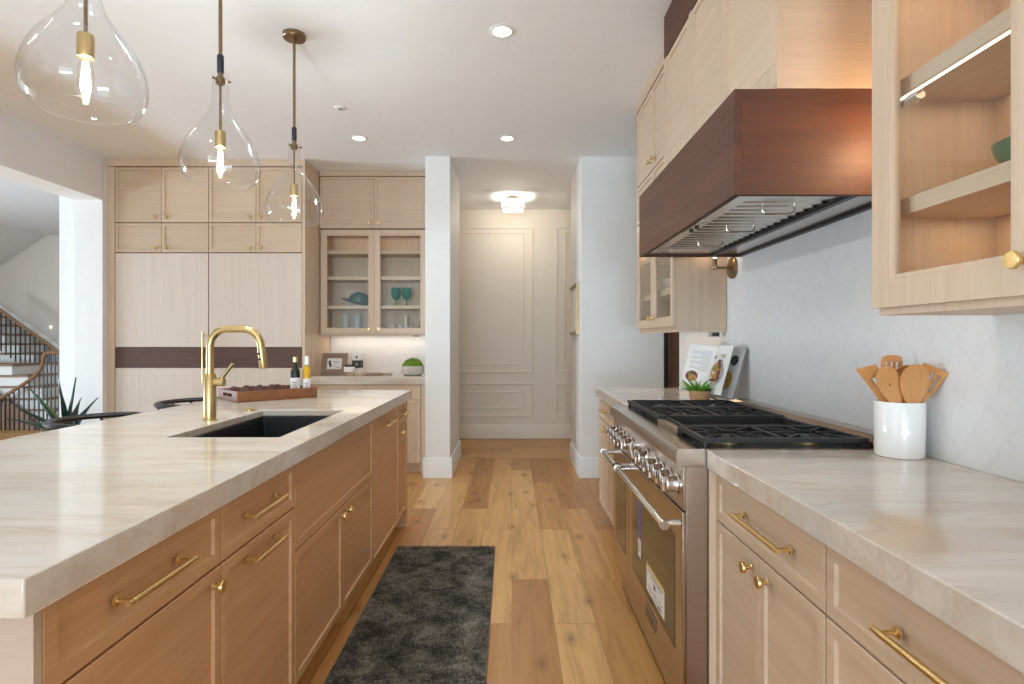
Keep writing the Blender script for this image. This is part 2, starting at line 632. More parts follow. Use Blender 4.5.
BLUEST = plain('blue_sticker', srgb(70, 84, 150), 0.4, var=0.05)
YELLOW = plain('yellow_strip', srgb(222, 184, 60), 0.4, var=0.03)
INK = plain('printed_ink', srgb(70, 66, 66), 0.6, var=0.1)
CHARC = plain('charcoal_print', srgb(58, 56, 56), 0.6, var=0.1)
PALEW = plain('pale_bead_wood', srgb(196, 160, 122), 0.6, var=0.1)
BOARDW = plain('grey_brown_board', srgb(150, 126, 108), 0.6, var=0.1)

# ------------------------------------------------------------------ room shell
CZ = 3.0
XL, XR = -3.84, 1.23
YF = 5.38          # face of the pillar and of the white wall at the far end
struct(MB().box(-9.2, 2.6, -7.0, 6.24, -0.06, 0), 'floor', FLOOR)
struct(MB().box(-9.2, 2.6, 6.24, 12.0, -0.06, 0), 'floor_hall', FLOORX)
struct(MB().box(-4.11, 2.6, -7.0, 7.75, CZ, CZ + 0.1), 'ceiling', CEIL)
struct(MB().box(-9.2, -4.11, -1.2, 9.6, CZ, CZ + 0.1), 'ceiling_stair_hall', GREYC)
wl = MB().box(-4.11, XL, -7.0, -4.9, 0, CZ).box(-4.11, XL, -1.5, 0.8, 0, CZ).box(-4.11, XL, -4.9, -1.5, 0, 0.4).box(-4.11, XL, -4.9, -1.5, 2.75, CZ).box(-4.11, XL, 0.8, 5.40, 2.605, CZ).box(-4.11, XL, 5.408, 6.22, 0, CZ)
struct(wl, 'wall_left', GREIGE)
tr = MB().box(-4.11, XL, 0.80, 5.40, 2.597, 2.605)       # painted lining of the opening
tr.box(-4.11, XL, 5.40, 5.408, 0, 2.605)
struct(tr, 'trim_opening', WHITE)
struct(MB().box(-4.275, -4.11, 5.44, 9.4, 0, CZ), 'wall_stair_side', WHITE)
struct(MB().box(-4.11, -0.80, 6.22, 6.34, 0, CZ), 'wall_back', GREIGE)
struct(MB().box(-0.81, -0.578, YF, 6.34, 0, CZ), 'pillar', WHITE, 0.004)
struct(MB().box(0.642, 1.42, YF, 6.25, 0, CZ), 'wall_passage_right', WHITE, 0.004)
struct(MB().box(XR, XR + 0.12, -7.0, 4.235, 0, CZ), 'wall_right', WHITE)
struct(MB().box(XR + 0.12, 2.6, 4.13, 4.235, 0, CZ).box(2.45, 2.6, 4.235, YF + 0.9, 0, CZ).box(1.42, 2.6, YF + 0.9, YF + 1.0, 0, CZ), 'wall_pantry', WHITE)
struct(MB().box(-3.2, 2.2, 7.55, 7.67, 0, CZ).box(-3.3, -3.2, 6.34, 7.67, 0, CZ).box(2.2, 2.3, 6.25, 7.67, 0, CZ), 'wall_hall', HALLP)
# rear wall with a wide window, dining-room walls
rw = MB().box(-4.11, -2.3, -7.0, -6.9, 0, CZ).box(1.1, 2.6, -7.0, -6.9, 0, CZ).box(-2.3, 1.1, -7.0, -6.9, 0, 0.4).box(-2.3, 1.1, -7.0, -6.9, 2.8, CZ)
struct(rw, 'wall_rear', WHITE)
wf = MB()
for x in (-2.3, -1.18, -0.07, 1.05):
    wf.box(x, x + 0.05, -6.96, -6.9, 0.4, 2.8)
wf.box(-2.3, 1.1, -6.96, -6.9, 0.4, 0.45).box(-2.3, 1.1, -6.96, -6.9, 2.75, 2.8)
struct(wf, 'window_1', BLACK)
dw = MB().box(-9.2, -9.0, -1.2, 2.4, 0, CZ).box(-9.2, -9.0, 5.0, 9.6, 0, CZ).box(-9.2, -9.0, 2.4, 5.0, 0, 0.1).box(-9.2, -9.0, 2.4, 5.0, 2.6, CZ).box(-9.0, -4.11, -1.2, -1.1, 0, CZ)
struct(dw, 'wall_dining', WHITE)
struct(MB().box(-9.0, -4.11, 9.4, 9.5, 0, CZ), 'wall_stair', STAIRP)

# backsplash tiles
struct(MB().box(XR - 0.008, XR, 0.3, 4.2, 0.936, 1.80), 'wall_right_tile', TILE_Y)
struct(MB().box(-1.955, -0.812, 6.212, 6.22, 0.936, 1.40), 'wall_back_tile', TILE_X)

# baseboards
def base_profile(p0, p1, nrm, h=0.185, t=0.018):
    p0, p1, nrm = Vector(p0), Vector(p1), Vector(nrm)
    prof = [(0, 0), (t, 0), (t, h - 0.03), (t - 0.004, h - 0.022), (t - 0.006, h - 0.006), (0.006, h), (0, h)]
    return [p0 + nrm * a + Vector((0, 0, b)) for a, b in prof], p1 - p0
def baseboard(name, runs, mat=WHITE):
    m = MB()
    for r in runs:
        pts, vec = base_profile(*r)
        m.prism(pts, vec)
    struct(m, name, mat)
baseboard('baseboard_pillar', [((-0.828, YF, 0), (-0.56, YF, 0), (0, -1, 0)), ((-0.578, YF, 0), (-0.578, 6.34, 0), (1, 0, 0))])
baseboard('baseboard_passage_right', [((0.624, YF, 0), (1.42, YF, 0), (0, -1, 0)), ((0.642, YF, 0), (0.642, 6.25, 0), (-1, 0, 0))])
baseboard('baseboard_hall', [((-3.2, 7.55, 0), (2.2, 7.55, 0), (0, -1, 0))], HALLP)

# picture-frame mouldings on the hall wall
def molding(name, x0, x1, z0, z1, y=7.55, w=0.035, t=0.018, mat=HALLP):
    m = MB()
    def ring(o, d):
        return [(x0 + o, y - d, z0 + o), (x1 - o, y - d, z0 + o), (x1 - o, y - d, z1 - o), (x0 + o, y - d, z1 - o)]
    rings = [ring(0, 0), ring(0, t * 0.7), ring(w * 0.35, t), ring(w * 0.6, t * 0.5), ring(w, t * 0.4), ring(w, 0)]
    vs = [p for r in rings for p in r]
    fs = []
    for i in range(len(rings) - 1):
        for k in range(4):
            k2 = (k + 1) % 4
            fs.append((i * 4 + k, i * 4 + k2, (i + 1) * 4 + k2, (i + 1) * 4 + k))
    m.add(vs, fs)
    struct(m, name, mat)
def hz(y):
    return 1.275 + (341 - y) * 7.54 / 576
molding('trim_1', -1.4, 0.285, hz(372.5), hz(227))
molding('trim_2', -1.28, 0.16, hz(364.5), hz(232.5), w=0.02, t=0.012)
molding('trim_3', -1.4, 0.285, hz(416.5), hz(383))
molding('trim_4', -1.28, 0.16, hz(408.5), hz(391.5), w=0.02, t=0.012)
molding('trim_5', 0.575, 1.9, hz(372.5), hz(227))
molding('trim_6', 0.69, 1.78, hz(364.5), hz(232.5), w=0.02, t=0.012)
molding('trim_7', 0.575, 1.9, hz(416.5), hz(383))
molding('trim_8', 0.69, 1.78, hz(408.5), hz(391.5), w=0.02, t=0.012)

# dark pantry door with a black jamb at the end of the right wall
struct(MB().box(1.42, 1.455, YF - 0.01, YF + 0.12, 0, 2.45), 'trim_door_jamb', BLACK, 0.002)
d1 = MB().box(1.455, 2.44, YF + 0.03, YF + 0.07, 0.005, 2.45).box(1.50, 2.40, YF + 0.02, YF + 0.03, 0.25, 1.0).box(1.50, 2.40, YF + 0.02, YF + 0.03, 1.15, 2.3)
struct(d1, 'door_1', DARKD, 0.004)
struct(MB().box(1.42, 2.45, YF, YF + 0.12, 2.45, CZ), 'wall_over_door', WHITE)

# ------------------------------------------------------------------ cabinet helpers
class FX:
    """a cabinet front in a plane x = pos; s = +1 faces +x, -1 faces -x"""
    def __init__(self, pos, s):
        self.pos, self.s, self.g = pos, s, 'y'
        self.n = Vector((s, 0, 0))
    def __call__(self, u, d, z):
        return (self.pos + self.s * d, u, z)

class FY:
    def __init__(self, pos):
        self.pos, self.g = pos, 'x'
        self.n = Vector((0, -1, 0))
    def __call__(self, u, d, z):
        return (u, self.pos - d, z)

def fbox(m, F, u0, u1, d0, d1, z0, z1):
    return m.hexa([F(u0, d0, z0), F(u1, d0, z0), F(u1, d1, z0), F(u0, d1, z0), F(u0, d0, z1), F(u1, d0, z1), F(u1, d1, z1), F(u0, d1, z1)])

def shaker(F, u0, u1, z0, z1, th=0.02, fr=0.028, rec=0.008, d0=0.001):
    m = MB()
    def ring(o, d):
        return [F(u0 + o, d, z0 + o), F(u1 - o, d, z0 + o), F(u1 - o, d, z1 - o), F(u0 + o, d, z1 - o)]
    e = 0.0015
    rings = [ring(0, d0), ring(0, d0 + th - e), ring(e, d0 + th), ring(fr, d0 + th), ring(fr + 0.0025, d0 + th - rec)]
    vs = [p for r in rings for p in r]
    fs = [(0, 1, 2, 3)]
    n = len(rings)
    for i in range(n - 1):
        for k in range(4):
            k2 = (k + 1) % 4
            fs.append((i * 4 + k, i * 4 + k2, (i + 1) * 4 + k2, (i + 1) * 4 + k))
    b = (n - 1) * 4
    fs.append((b, b + 1, b + 2, b + 3))
    return m.add(vs, fs)

def open_frame(F, u0, u1, z0, z1, th=0.02, fr=0.05, d0=0.001):
    m = MB()
    def ring(o, d):
        return [F(u0 + o, d, z0 + o), F(u1 - o, d, z0 + o), F(u1 - o, d, z1 - o), F(u0 + o, d, z1 - o)]
    rings = [ring(fr, d0), ring(0, d0), ring(0, d0 + th), ring(fr - 0.012, d0 + th), ring(fr - 0.010, d0 + th - 0.006), ring(fr, d0 + th - 0.006), ring(fr, d0)]
    vs = [p for r in rings for p in r]
    fs = []
    for i in range(len(rings) - 1):
        for k in range(4):
            k2 = (k + 1) % 4
            fs.append((i * 4 + k, i * 4 + k2, (i + 1) * 4 + k2, (i + 1) * 4 + k))
    return m.add(vs, fs)

def knob(F, u, z, parent, r=0.0155, d0=0.021, mat=None):
    m = MB()
    m.lathe([(0.007, 0), (0.0085, 0.001), (0.0055, 0.004), (0.0055, 0.016), (r * 0.9, 0.018), (r, 0.020), (r, 0.026), (r * 0.92, 0.0285), (0, 0.029)], F(u, d0, z), 20, axis=F.n)
    return m.build('knob', mat or KNOB, parent)

def bar_handle(F, u0, u1, z, parent, d0=0.021, r=0.0055, stand=0.032, vertical=False, inset=0.014, mat=None):
    """knurled bar on two standoffs; for a vertical bar u0,u1 are the z ends and z is u"""
    m = MB()
    P = (lambda a, d: F(z, d, a)) if vertical else (lambda a, d: F(a, d, z))
    D = d0 + stand
    m.tube([P(u0, D), P(u0 + 0.014, D), P(u0 + 0.015, D), P(u1 - 0.015, D), P(u1 - 0.014, D), P(u1, D)], [r, r, r * 1.18, r * 1.18, r, r], 14)
    for a in (u0 + inset, u1 - inset):
        m.lathe([(r * 1.9, 0), (r * 1.9, 0.002), (r * 0.8, 0.004), (r * 0.8, stand)], P(a, d0), 14, axis=F.n)
    return m.build('handle', mat or KNOB, parent)

def cabinet(name, label, F, u0, u1, z0, z1, depth, wd, fronts, group, kick=None, parts=(), cat='cabinet', g=None, body_grain='z'):
    """fronts: dicts with k='door'/'drawer'/'panel', u0,u1,z0,z1, knob=(u,z) or bar=(a,b,z)"""
    cx = F((u0 + u1) / 2, -depth / 2, 0)
    t = thing(name, label, cat, (cx[0], cx[1], z0 if kick is None else 0), group)
    m = fbox(MB(), F, u0, u1, -depth, 0, z0, z1)
    m.build('body', wd[body_grain], t, 0.001)
    if kick:
        fbox(MB(), F, u0, u1, -depth, -kick, 0.0, z0 - 0.001).build('toe_kick', wd[F.g], t)
    for f in fronts:
        gr = f.get('g', g or F.g)
        o = shaker(F, f['u0'], f['u1'], f['z0'], f['z1'], fr=f.get('fr', 0.028)).build(f['k'], wd[gr], t)
        if 'knob' in f:
            knob(F, f['knob'][0], f['knob'][1], o)
        if 'bar' in f:
            bar_handle(F, *f['bar'], o)
    return t

# ------------------------------------------------------------------ island
FI = FX(-0.741, 1)
IZ0, IZ1 = 0.125, 0.876
IDEP = 0.65
def iu(a, b, z0, z1, k, **kw):
    d = dict(k=k, u0=a, u1=b, z0=z0, z1=z1)
    d.update(kw)
    return d
G_I = 'base cabinets of the island'
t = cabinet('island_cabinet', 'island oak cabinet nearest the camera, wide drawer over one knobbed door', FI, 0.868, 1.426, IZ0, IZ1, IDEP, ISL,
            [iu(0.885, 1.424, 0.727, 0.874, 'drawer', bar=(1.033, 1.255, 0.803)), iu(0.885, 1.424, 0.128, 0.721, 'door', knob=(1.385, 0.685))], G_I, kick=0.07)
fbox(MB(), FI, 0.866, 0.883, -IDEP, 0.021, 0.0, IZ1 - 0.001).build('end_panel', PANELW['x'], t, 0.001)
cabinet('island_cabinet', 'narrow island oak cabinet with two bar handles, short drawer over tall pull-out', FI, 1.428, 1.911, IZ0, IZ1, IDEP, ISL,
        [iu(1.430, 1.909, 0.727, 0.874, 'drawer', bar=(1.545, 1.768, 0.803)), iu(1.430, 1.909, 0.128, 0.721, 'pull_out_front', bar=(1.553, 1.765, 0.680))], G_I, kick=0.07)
# sink unit: hollow, open under the worktop
t = thing('sink_cabinet', 'island oak sink cabinet, blank wide front over two doors with paired knobs', 'cabinet', (-1.05, 2.45, 0), G_I)
m = MB()
fbox(m, FI, 1.913, 1.931, -IDEP, 0, IZ0, IZ1)
fbox(m, FI, 2.972, 2.990, -IDEP, 0, IZ0, IZ1)
fbox(m, FI, 1.931, 2.972, -IDEP, -IDEP + 0.018, IZ0, IZ1)
fbox(m, FI, 1.931, 2.972, -IDEP + 0.018, 0, IZ0, IZ0 + 0.018)
fbox(m, FI, 1.931, 2.972, -0.018, 0, IZ0 + 0.018, IZ1)
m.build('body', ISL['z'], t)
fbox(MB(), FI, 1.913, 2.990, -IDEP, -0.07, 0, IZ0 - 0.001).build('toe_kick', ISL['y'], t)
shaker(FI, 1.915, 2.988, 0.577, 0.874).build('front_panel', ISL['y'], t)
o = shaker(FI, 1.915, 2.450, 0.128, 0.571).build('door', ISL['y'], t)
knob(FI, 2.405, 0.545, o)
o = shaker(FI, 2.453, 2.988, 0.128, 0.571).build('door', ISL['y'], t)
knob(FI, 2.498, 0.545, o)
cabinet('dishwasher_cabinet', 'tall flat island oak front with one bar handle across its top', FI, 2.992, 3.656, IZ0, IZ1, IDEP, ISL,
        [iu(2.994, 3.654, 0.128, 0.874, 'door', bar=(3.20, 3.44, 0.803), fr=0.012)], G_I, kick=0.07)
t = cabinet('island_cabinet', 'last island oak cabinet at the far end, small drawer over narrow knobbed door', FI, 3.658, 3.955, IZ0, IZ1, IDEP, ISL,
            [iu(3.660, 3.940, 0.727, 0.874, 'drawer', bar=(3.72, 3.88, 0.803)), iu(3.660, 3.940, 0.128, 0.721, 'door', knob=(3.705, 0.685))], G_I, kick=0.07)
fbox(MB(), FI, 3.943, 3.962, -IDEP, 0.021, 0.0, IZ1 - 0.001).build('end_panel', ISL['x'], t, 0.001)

# island worktop with the sink cut-out
SX0, SX1, SY0, SY1 = -1.222, -0.82, 2.03, 2.83
CT0, CT1 = 0.878, 0.936
def slab_hole(x0, x1, y0, y1, z0, z1, hx0, hx1, hy0, hy1):
    m = MB()
    o = [(x0, y0), (x1, y0), (x1, y1), (x0, y1)]
    i = [(hx0, hy0), (hx1, hy0), (hx1, hy1), (hx0, hy1)]
    vs = [(a, b, z1) for a, b in o] + [(a, b, z1) for a, b in i] + [(a, b, z0) for a, b in o] + [(a, b, z1 - 0.03) for a, b in i]
    fs = []
    for k in range(4):
        j = (k + 1) % 4
        fs += [(k, j, 4 + j, 4 + k), (8 + k, 12 + k, 12 + j, 8 + j), (k, 8 + k, 8 + j, j), (4 + k, 4 + j, 12 + j, 12 + k)]
    return m.add(vs, fs)
tag(slab_hole(-1.75, -0.695, 0.82, 4.005, CT0, CT1, SX0, SX1, SY0, SY1).build('island_worktop', STONE, None, 0.003, loc=(-1.2, 2.4, CT0)),
    'pale veined stone worktop of the island with a sink cut into it', 'worktop')
# sink
t = thing('sink', 'black rectangular undermount sink in the island worktop', 'sink', (-1.015, 2.43, 0.64))
m = MB()
zt, zb = CT1 - 0.0315, 0.66
r_in = lambda o, z: [(SX0 - o, SY0 - o, z), (SX1 + o, SY0 - o, z), (SX1 + o, SY1 + o, z), (SX0 - o, SY1 + o, z)]
rings = [r_in(0.004, zt - 0.006), r_in(0.004, zt), r_in(-0.001, zt), r_in(-0.012, zb + 0.02), r_in(-0.03, zb)]
vs = [p for r in rings for p in r]
fs = []
for i in range(4):
    for k in range(4):
        k2 = (k + 1) % 4
        fs.append((i * 4 + k, i * 4 + k2, (i + 1) * 4 + k2, (i + 1) * 4 + k))
fs.append((16, 17, 18, 19))
m.add(vs, fs).build('basin', BLACKS, t, 0.004)
MB().lathe([(0.0, 0.0), (0.045, 0.0), (0.045, 0.004), (0.03, 0.005), (0.028, 0.002), (0, 0.002)], (-1.015, 2.43, zb), 24).build('drain', BLACK, t)
# faucet
FXc, FYc = -1.295, 2.47
t = thing('faucet', 'brushed brass pull-down faucet with squared arch beside the sink', 'faucet', (FXc, FYc, CT1))
MB().lathe([(0.029, 0), (0.029, 0.005), (0.0248, 0.007), (0.0248, 0.196), (0.023, 0.199), (0.017, 0.2)], (FXc, FYc, CT1), 32).build('body', BRASS, t)
def arc(c, r, a0, a1, n=10):
    return [(c[0] + r * math.cos(a0 + (a1 - a0) * i / n), FYc, c[1] + r * math.sin(a0 + (a1 - a0) * i / n)) for i in range(n + 1)]
R = 0.075
path = [(FXc, FYc, CT1 + 0.198)] + arc((FXc + R, 1.326 - R), R, PI, PI / 2) + arc((FXc + 0.143, 1.326 - R), R, PI / 2, 0.13, 10)
pe = path[-1]
dirv = Vector((0.13, 0, -0.99)).normalized()
p1 = Vector(pe) + dirv * 0.02
path.append(tuple(p1))
MB().tube(path, 0.0158, 20).build('spout', BRASS, t)
p2 = p1 + dirv * 0.001
p3 = p1 + dirv * 0.085
o = MB().tube([p2, p2 + dirv * 0.002, p3 - dirv * 0.003, p3], [0.0155, 0.017, 0.0178, 0.0165], 20).build('spray_head', BRASS, t)
side = Vector((-0.35, -0.94, 0)).normalized()
mb = MB()
for q in (0.02, 0.045):
    pc = p1 + dirv * q + side * 0.0148
    mb.cyl(pc, pc + side * 0.004, 0.0062, seg=14)
mb.build('button', BLACK, o)
m = MB()
m.cyl((FXc + 0.02, FYc, 1.098), (FXc + 0.062, FYc, 1.098), 0.0175, seg=20)
o = m.build('lever_hub', BRASS, t, 0.002)
MB().tube([(FXc + 0.046, FYc, 1.108), (FXc + 0.066, FYc, 1.135), (FXc + 0.098, FYc, 1.178)], [0.008, 0.007, 0.0075], 12).build('lever', BRASS, t)
# air switch
t = thing('sink_button', 'small round brass push button set in the worktop behind the sink', 'button', (-1.275, 2.80, CT1))
MB().lathe([(0.024, 0), (0.024, 0.004), (0.022, 0.006), (0.015, 0.006)], (-1.275, 2.80, CT1), 24).build('collar', BRASS, t)
MB().lathe([(0.0145, 0.004), (0.0145, 0.010), (0.012, 0.011), (0, 0.011)], (-1.275, 2.80, CT1), 20).build('cap', BRASS, t)

# ------------------------------------------------------------------ tray with bottles
A0 = Vector((-1.503, 3.150, CT1))
ta = Vector((0.717, 0.697, 0)).normalized()
tb = Vector((-0.697, 0.717, 0)).normalized()
uz = Vector((0, 0, 1))
TL, TW, TH = 0.46, 0.315, 0.060
def tp(a, b, z):
    return A0 + ta * a + tb * b + uz * z
t = thing('serving_tray', 'brown wooden serving tray with slotted handles on the island', 'tray', tuple(tp(TL / 2, TW / 2, 0)))
MB().obox(tp(TL / 2, TW / 2, 0.006), ta, tb, uz, TL, TW, 0.012).build('base', TRAYW['y'], t, 0.001)
for b in (0.006, TW - 0.006):
    MB().obox(tp(TL / 2, b, 0.0125 + (TH - 0.0125) / 2), ta, tb, uz, TL, 0.012, TH - 0.0125).build('side', TRAYW['x'], t, 0.0015)
for a in (0.006, TL - 0.006):
    m = MB()
    w = TW - 0.026
    for (b0, b1, z0, z1) in ((0.013, 0.085, 0.0125, TH), (TW - 0.085, TW - 0.013, 0.0125, TH), (0.085, TW - 0.085, 0.0125, 0.026), (0.085, TW - 0.085, 0.045, TH)):
        m.obox(tp(a, (b0 + b1) / 2, (z0 + z1) / 2), ta, tb, uz, 0.012, b1 - b0, z1 - z0)
    m.build('handle_end', TRAYW['x'], t)
def bottle(label, a, b, mat, capm, prof, label_z, cap_prof):
    c = tp(a, b, 0.0125)
    t = thing('oil_bottle', label, 'bottle', tuple(c))
    MB().lathe(prof, c, 24).build('glass', mat, t)
    MB().lathe(cap_prof, c, 20).build('cap', capm, t)
    m = MB()
    r = prof[1][0] + 0.0006
    m.lathe([(r, label_z[0]), (r, label_z[1])], c, 24, caps=False)
    o = m.build('paper_label', PAPER, t)
    n = MB()
    for q in range(4):
        zz = label_z[0] + 0.012 + q * 0.011
        vs = []
        for k in range(7):
            an = -PI / 2 + 0.25 + (k - 3) * (0.16 if q != 2 else 0.11)
            vs += [(c.x + (r + .0005) * math.cos(an), c.y + (r + .0005) * math.sin(an), c.z + zz), (c.x + (r + .0005) * math.cos(an), c.y + (r + .0005) * math.sin(an), c.z + zz + 0.0035)]
        n.add(vs, [(2 * k, 2 * k + 2, 2 * k + 3, 2 * k + 1) for k in range(6)])
    n.build('print', INK, o)
bottle('dark glass bottle with gold cap and pale label at the end of the tray', 0.375, 0.115, DKBOT, KNOB,
       [(0.024, 0), (0.028, 0.004), (0.028, 0.132), (0.025, 0.152), (0.012, 0.172), (0.012, 0.20)], (0.03, 0.105),
       [(0.0115, 0.197), (0.0125, 0.198), (0.0125, 0.228), (0.011, 0.23), (0, 0.23)])
bottle('yellow oil bottle with white pourer cap at the end of the tray', 0.424, 0.065, OIL, CERAM,
       [(0.018, 0), (0.022, 0.003), (0.022, 0.14), (0.020, 0.155), (0.011, 0.168), (0.011, 0.185)], (0.025, 0.10),
       [(0.0125, 0.183), (0.0135, 0.184), (0.0125, 0.228), (0.010, 0.235), (0, 0.235)])
i = 0
for a in (0.06, 0.134, 0.208, 0.282):
    for b in (0.06, 0.155, 0.25):
        m = MB()
        rr = random.uniform(0.031, 0.036)
        aa, bb = a + random.uniform(-.001, .003), b + random.uniform(-.006, .006)
        c = tp(aa, bb, 0.0135 + rr)
        prof = []
        for k in range(11):
            q = k / 10
            prof.append((rr * 0.95 * math.sin(PI * min(1, 0.04 + q * 0.96)) ** 0.8 * (1 + (0.12 if k % 2 else -0.08)), (q - 0.5) * 2 * rr))
        d = Vector((math.cos(i * 2.1), math.sin(i * 2.1), 0.5)).normalized()
        m.lathe([(max(0.0, r_), h_) for r_, h_ in prof], c, 12, axis=d)
        zmin = min(v[2] for v in m.v)
        m.v = [(v[0], v[1], v[2] - zmin + CT1 + 0.013) for v in m.v]
        tag(m.build('pine_cone', BARK, None, loc=tuple(c)), 'brown cone-like lump heaped with others in the wooden tray', 'decoration', 'brown lumps in the tray')
        i += 1

# ------------------------------------------------------------------ counter stools behind the island
def make_stool(label):
    t = thing('counter_stool', label, 'stool', (-1.85, 2.62, 0), 'black stools along the island')
    cx, cy = -1.85, 2.62
    m = MB()
    m.lathe([(0.0, 0.625), (0.175, 0.625), (0.195, 0.633), (0.2, 0.645), (0.19, 0.655), (0.12, 0.652), (0, 0.648)], (cx, cy, 0), 32)
    m.build('seat', BLKWD, t)
    pts = []
    for k in range(21):
        a = math.radians(80 + 200 * k / 20)
        pts.append((cx + 0.205 * math.cos(a), cy + 0.21 * math.sin(a), 0.915))
    MB().tube(pts, [0.012] + [0.0165] * 19 + [0.012], 12, flat=0.8).build('back_rail', BLKWD, t)
    for deg in (100, 130, 160, 200, 230, 260):
        a = math.radians(deg)
        MB().tube([(cx + 0.17 * math.cos(a), cy + 0.175 * math.sin(a), 0.648), (cx + 0.204 * math.cos(a), cy + 0.209 * math.sin(a), 0.905)], 0.0075, 10).build('spindle', BLKWD, t)
    for (sx, sy) in ((1, 1), (1, -1), (-1, 1), (-1, -1)):
        MB().tube([(cx + sx * 0.12, cy + sy * 0.12, 0.628), (cx + sx * 0.19, cy + sy * 0.19, 0)], [0.017, 0.012], 12).build('leg', BLKWD, t)
    q = 0.165
    for (x0, y0, x1, y1) in ((1, 1, 1, -1), (-1, 1, -1, -1), (1, 1, -1, 1), (1, -1, -1, -1)):
        MB().tube([(cx + x0 * q, cy + y0 * q, 0.22), (cx + x1 * q, cy + y1 * q, 0.22)], 0.009, 10).build('stretcher', BLKWD, t)
    return t
s1 = make_stool('black curved-back counter stool nearer the camera, in front of the leafy plant')
s2 = copy_tree(s1)
s2.location = (-1.83, 3.36, 0)
s2['label'] = 'black curved-back counter stool behind the brass faucet'

# ------------------------------------------------------------------ tall refrigerator wall
FT = FY(5.49)
GT = 'oak cabinet wall on the far left'
TX = [-3.77, -3.329, -2.882, -2.431, -1.994]
t = thing('refrigerator_surround', 'oak side panels and crown framing the tall cabinet wall', 'cabinet panel', (-2.9, 5.85, 0))
MB().box(-3.838, -3.774, 5.47, 6.21, 0, 2.932).build('side_panel', OAK['z'], t, 0.001)
MB().box(-1.990, -1.962, 5.462, 6.21, 0, 2.932).build('side_panel', OAK['z'], t, 0.001)
MB().box(-3.838, -1.962, 5.455, 6.21, 2.933, CZ - 0.001).build('crown', OAK['x'], t, 0.001)
MB().box(-3.772, -1.992, 5.55, 6.20, 0, 0.098).build('toe_kick', OAK['x'], t)
def door_pair(x0, xm, x1, z0, z1, kz, nm='wall_cabinet', label='', F=FT, depth=0.7, wd=OAK, g=None, dx=0.05):
    return cabinet(nm, label, F, x0, x1, z0 - 0.002, z1 + 0.002, depth, wd,
                   [dict(k='door', u0=x0 + 0.002, u1=xm - 0.0015, z0=z0, z1=z1, knob=(xm - dx, kz)),
                    dict(k='door', u0=xm + 0.0015, u1=x1 - 0.002, z0=z0, z1=z1, knob=(xm + dx, kz))], GT)
for (a, sd, q) in ((0, 'left', 'by the left wall'), (2, 'right', 'behind the glass pendants')):
    door_pair(TX[a] + (0.001 if a else 0), TX[a + 1], TX[a + 2] - 0.001, 2.404, 2.925, 2.455, label='tall two-door oak cabinet in the top row ' + q)
    door_pair(TX[a] + (0.001 if a else 0), TX[a + 1], TX[a + 2] - 0.001, 2.118, 2.394, 2.16, label='low two-door oak cabinet above the refrigerator panels ' + q)
for (x0, x1, hx, lab) in ((TX[0], TX[2] - 0.002, TX[2] - 0.04, 'left full-height refrigerator panel of pale oak with dark wood band'),
                          (TX[2] + 0.002, TX[4], TX[2] + 0.045, 'right full-height refrigerator panel of pale oak with dark wood band, behind the faucet')):
    t = thing('refrigerator', lab, 'refrigerator', ((x0 + x1) / 2, 5.8, 0), 'panelled refrigerator and freezer')
    MB().box(x0, x1, 5.492, 6.19, 0.1, 2.112).build('body', LIMED['z'], t)
    d = MB()
    fbox(d, FT, x0 + 0.003, x1 - 0.003, 0.0005, 0.02, 1.219, 2.108)
    fbox(d, FT, x0 + 0.003, x1 - 0.003, 0.0005, 0.02, 0.105, 1.018)
    d = d.build('door', LIMED['z'], t, 0.001)
    fbox(MB(), FT, x0 + 0.003, x1 - 0.003, 0.0005, 0.0195, 1.020, 1.217).build('wood_band', BAND['x'], d, 0.0005)
    h = MB()
    h.tube([(hx, 5.435, 0.885), (hx, 5.435, 1.362)], 0.0065, 12)
    for zz in (0.92, 1.327):
        h.cyl((hx, 5.47, zz), (hx, 5.435, zz), 0.0055, seg=12)
    h.build('handle', KNOB, d)

# ------------------------------------------------------------------ nook beside the refrigerator
FN = FY(5.88)
GN = 'oak nook cabinets'
NX0, NXM, NX1 = -1.955, -1.402, -0.872
def filler(m, x0, x1, y0, y1, z0, z1):
    return m.box(x0, x1, y0, y1, z0, z1)
t = door_pair(NX0, NXM, NX1, 2.422, 2.945, 2.47, label='two-door oak cabinet in the nook, against the ceiling', F=FN, depth=0.32)
t['group'] = GN
MB().box(NX1 + 0.001, -0.813, 5.87, 6.2, 2.42, 2.947).build('filler_strip', OAK['z'], t)
MB().box(NX0, -0.813, 5.845, 6.2, 2.95, CZ - 0.001).build('crown', OAK['x'], t, 0.001)
# glazed cabinet
t = nook_glazed = thing('glazed_cabinet', 'two-door glass-fronted oak cabinet with shelves in the nook', 'cabinet', (-1.4, 6.03, 1.37), GN)
m = MB()
zb_, zt_ = 1.345, 2.412
m.box(NX0, NX0 + 0.02, 5.88, 6.205, zb_, zt_).box(NX1 - 0.02, NX1, 5.88, 6.205, zb_, zt_)
m.box(NX0 + 0.02, NX1 - 0.02, 5.88, 6.205, zb_, zb_ + 0.02).box(NX0 + 0.02, NX1 - 0.02, 5.88, 6.205, zt_ - 0.02, zt_)
m.box(NX0 + 0.02, NX1 - 0.02, 6.19, 6.205, zb_ + 0.02, zt_ - 0.02)
m.build('body', OAK['z'], t)
MB().box(NX1 + 0.001, -0.813, 5.862, 6.2, zb_, zt_).build('filler_strip', OAK['z'], t)
for zs in (2.205, 1.938, 1.640):
    MB().box(NX0 + 0.021, NX1 - 0.021, 5.915, 6.189, zs - 0.035, zs).build('shelf', OAK['x'], t, 0.001)
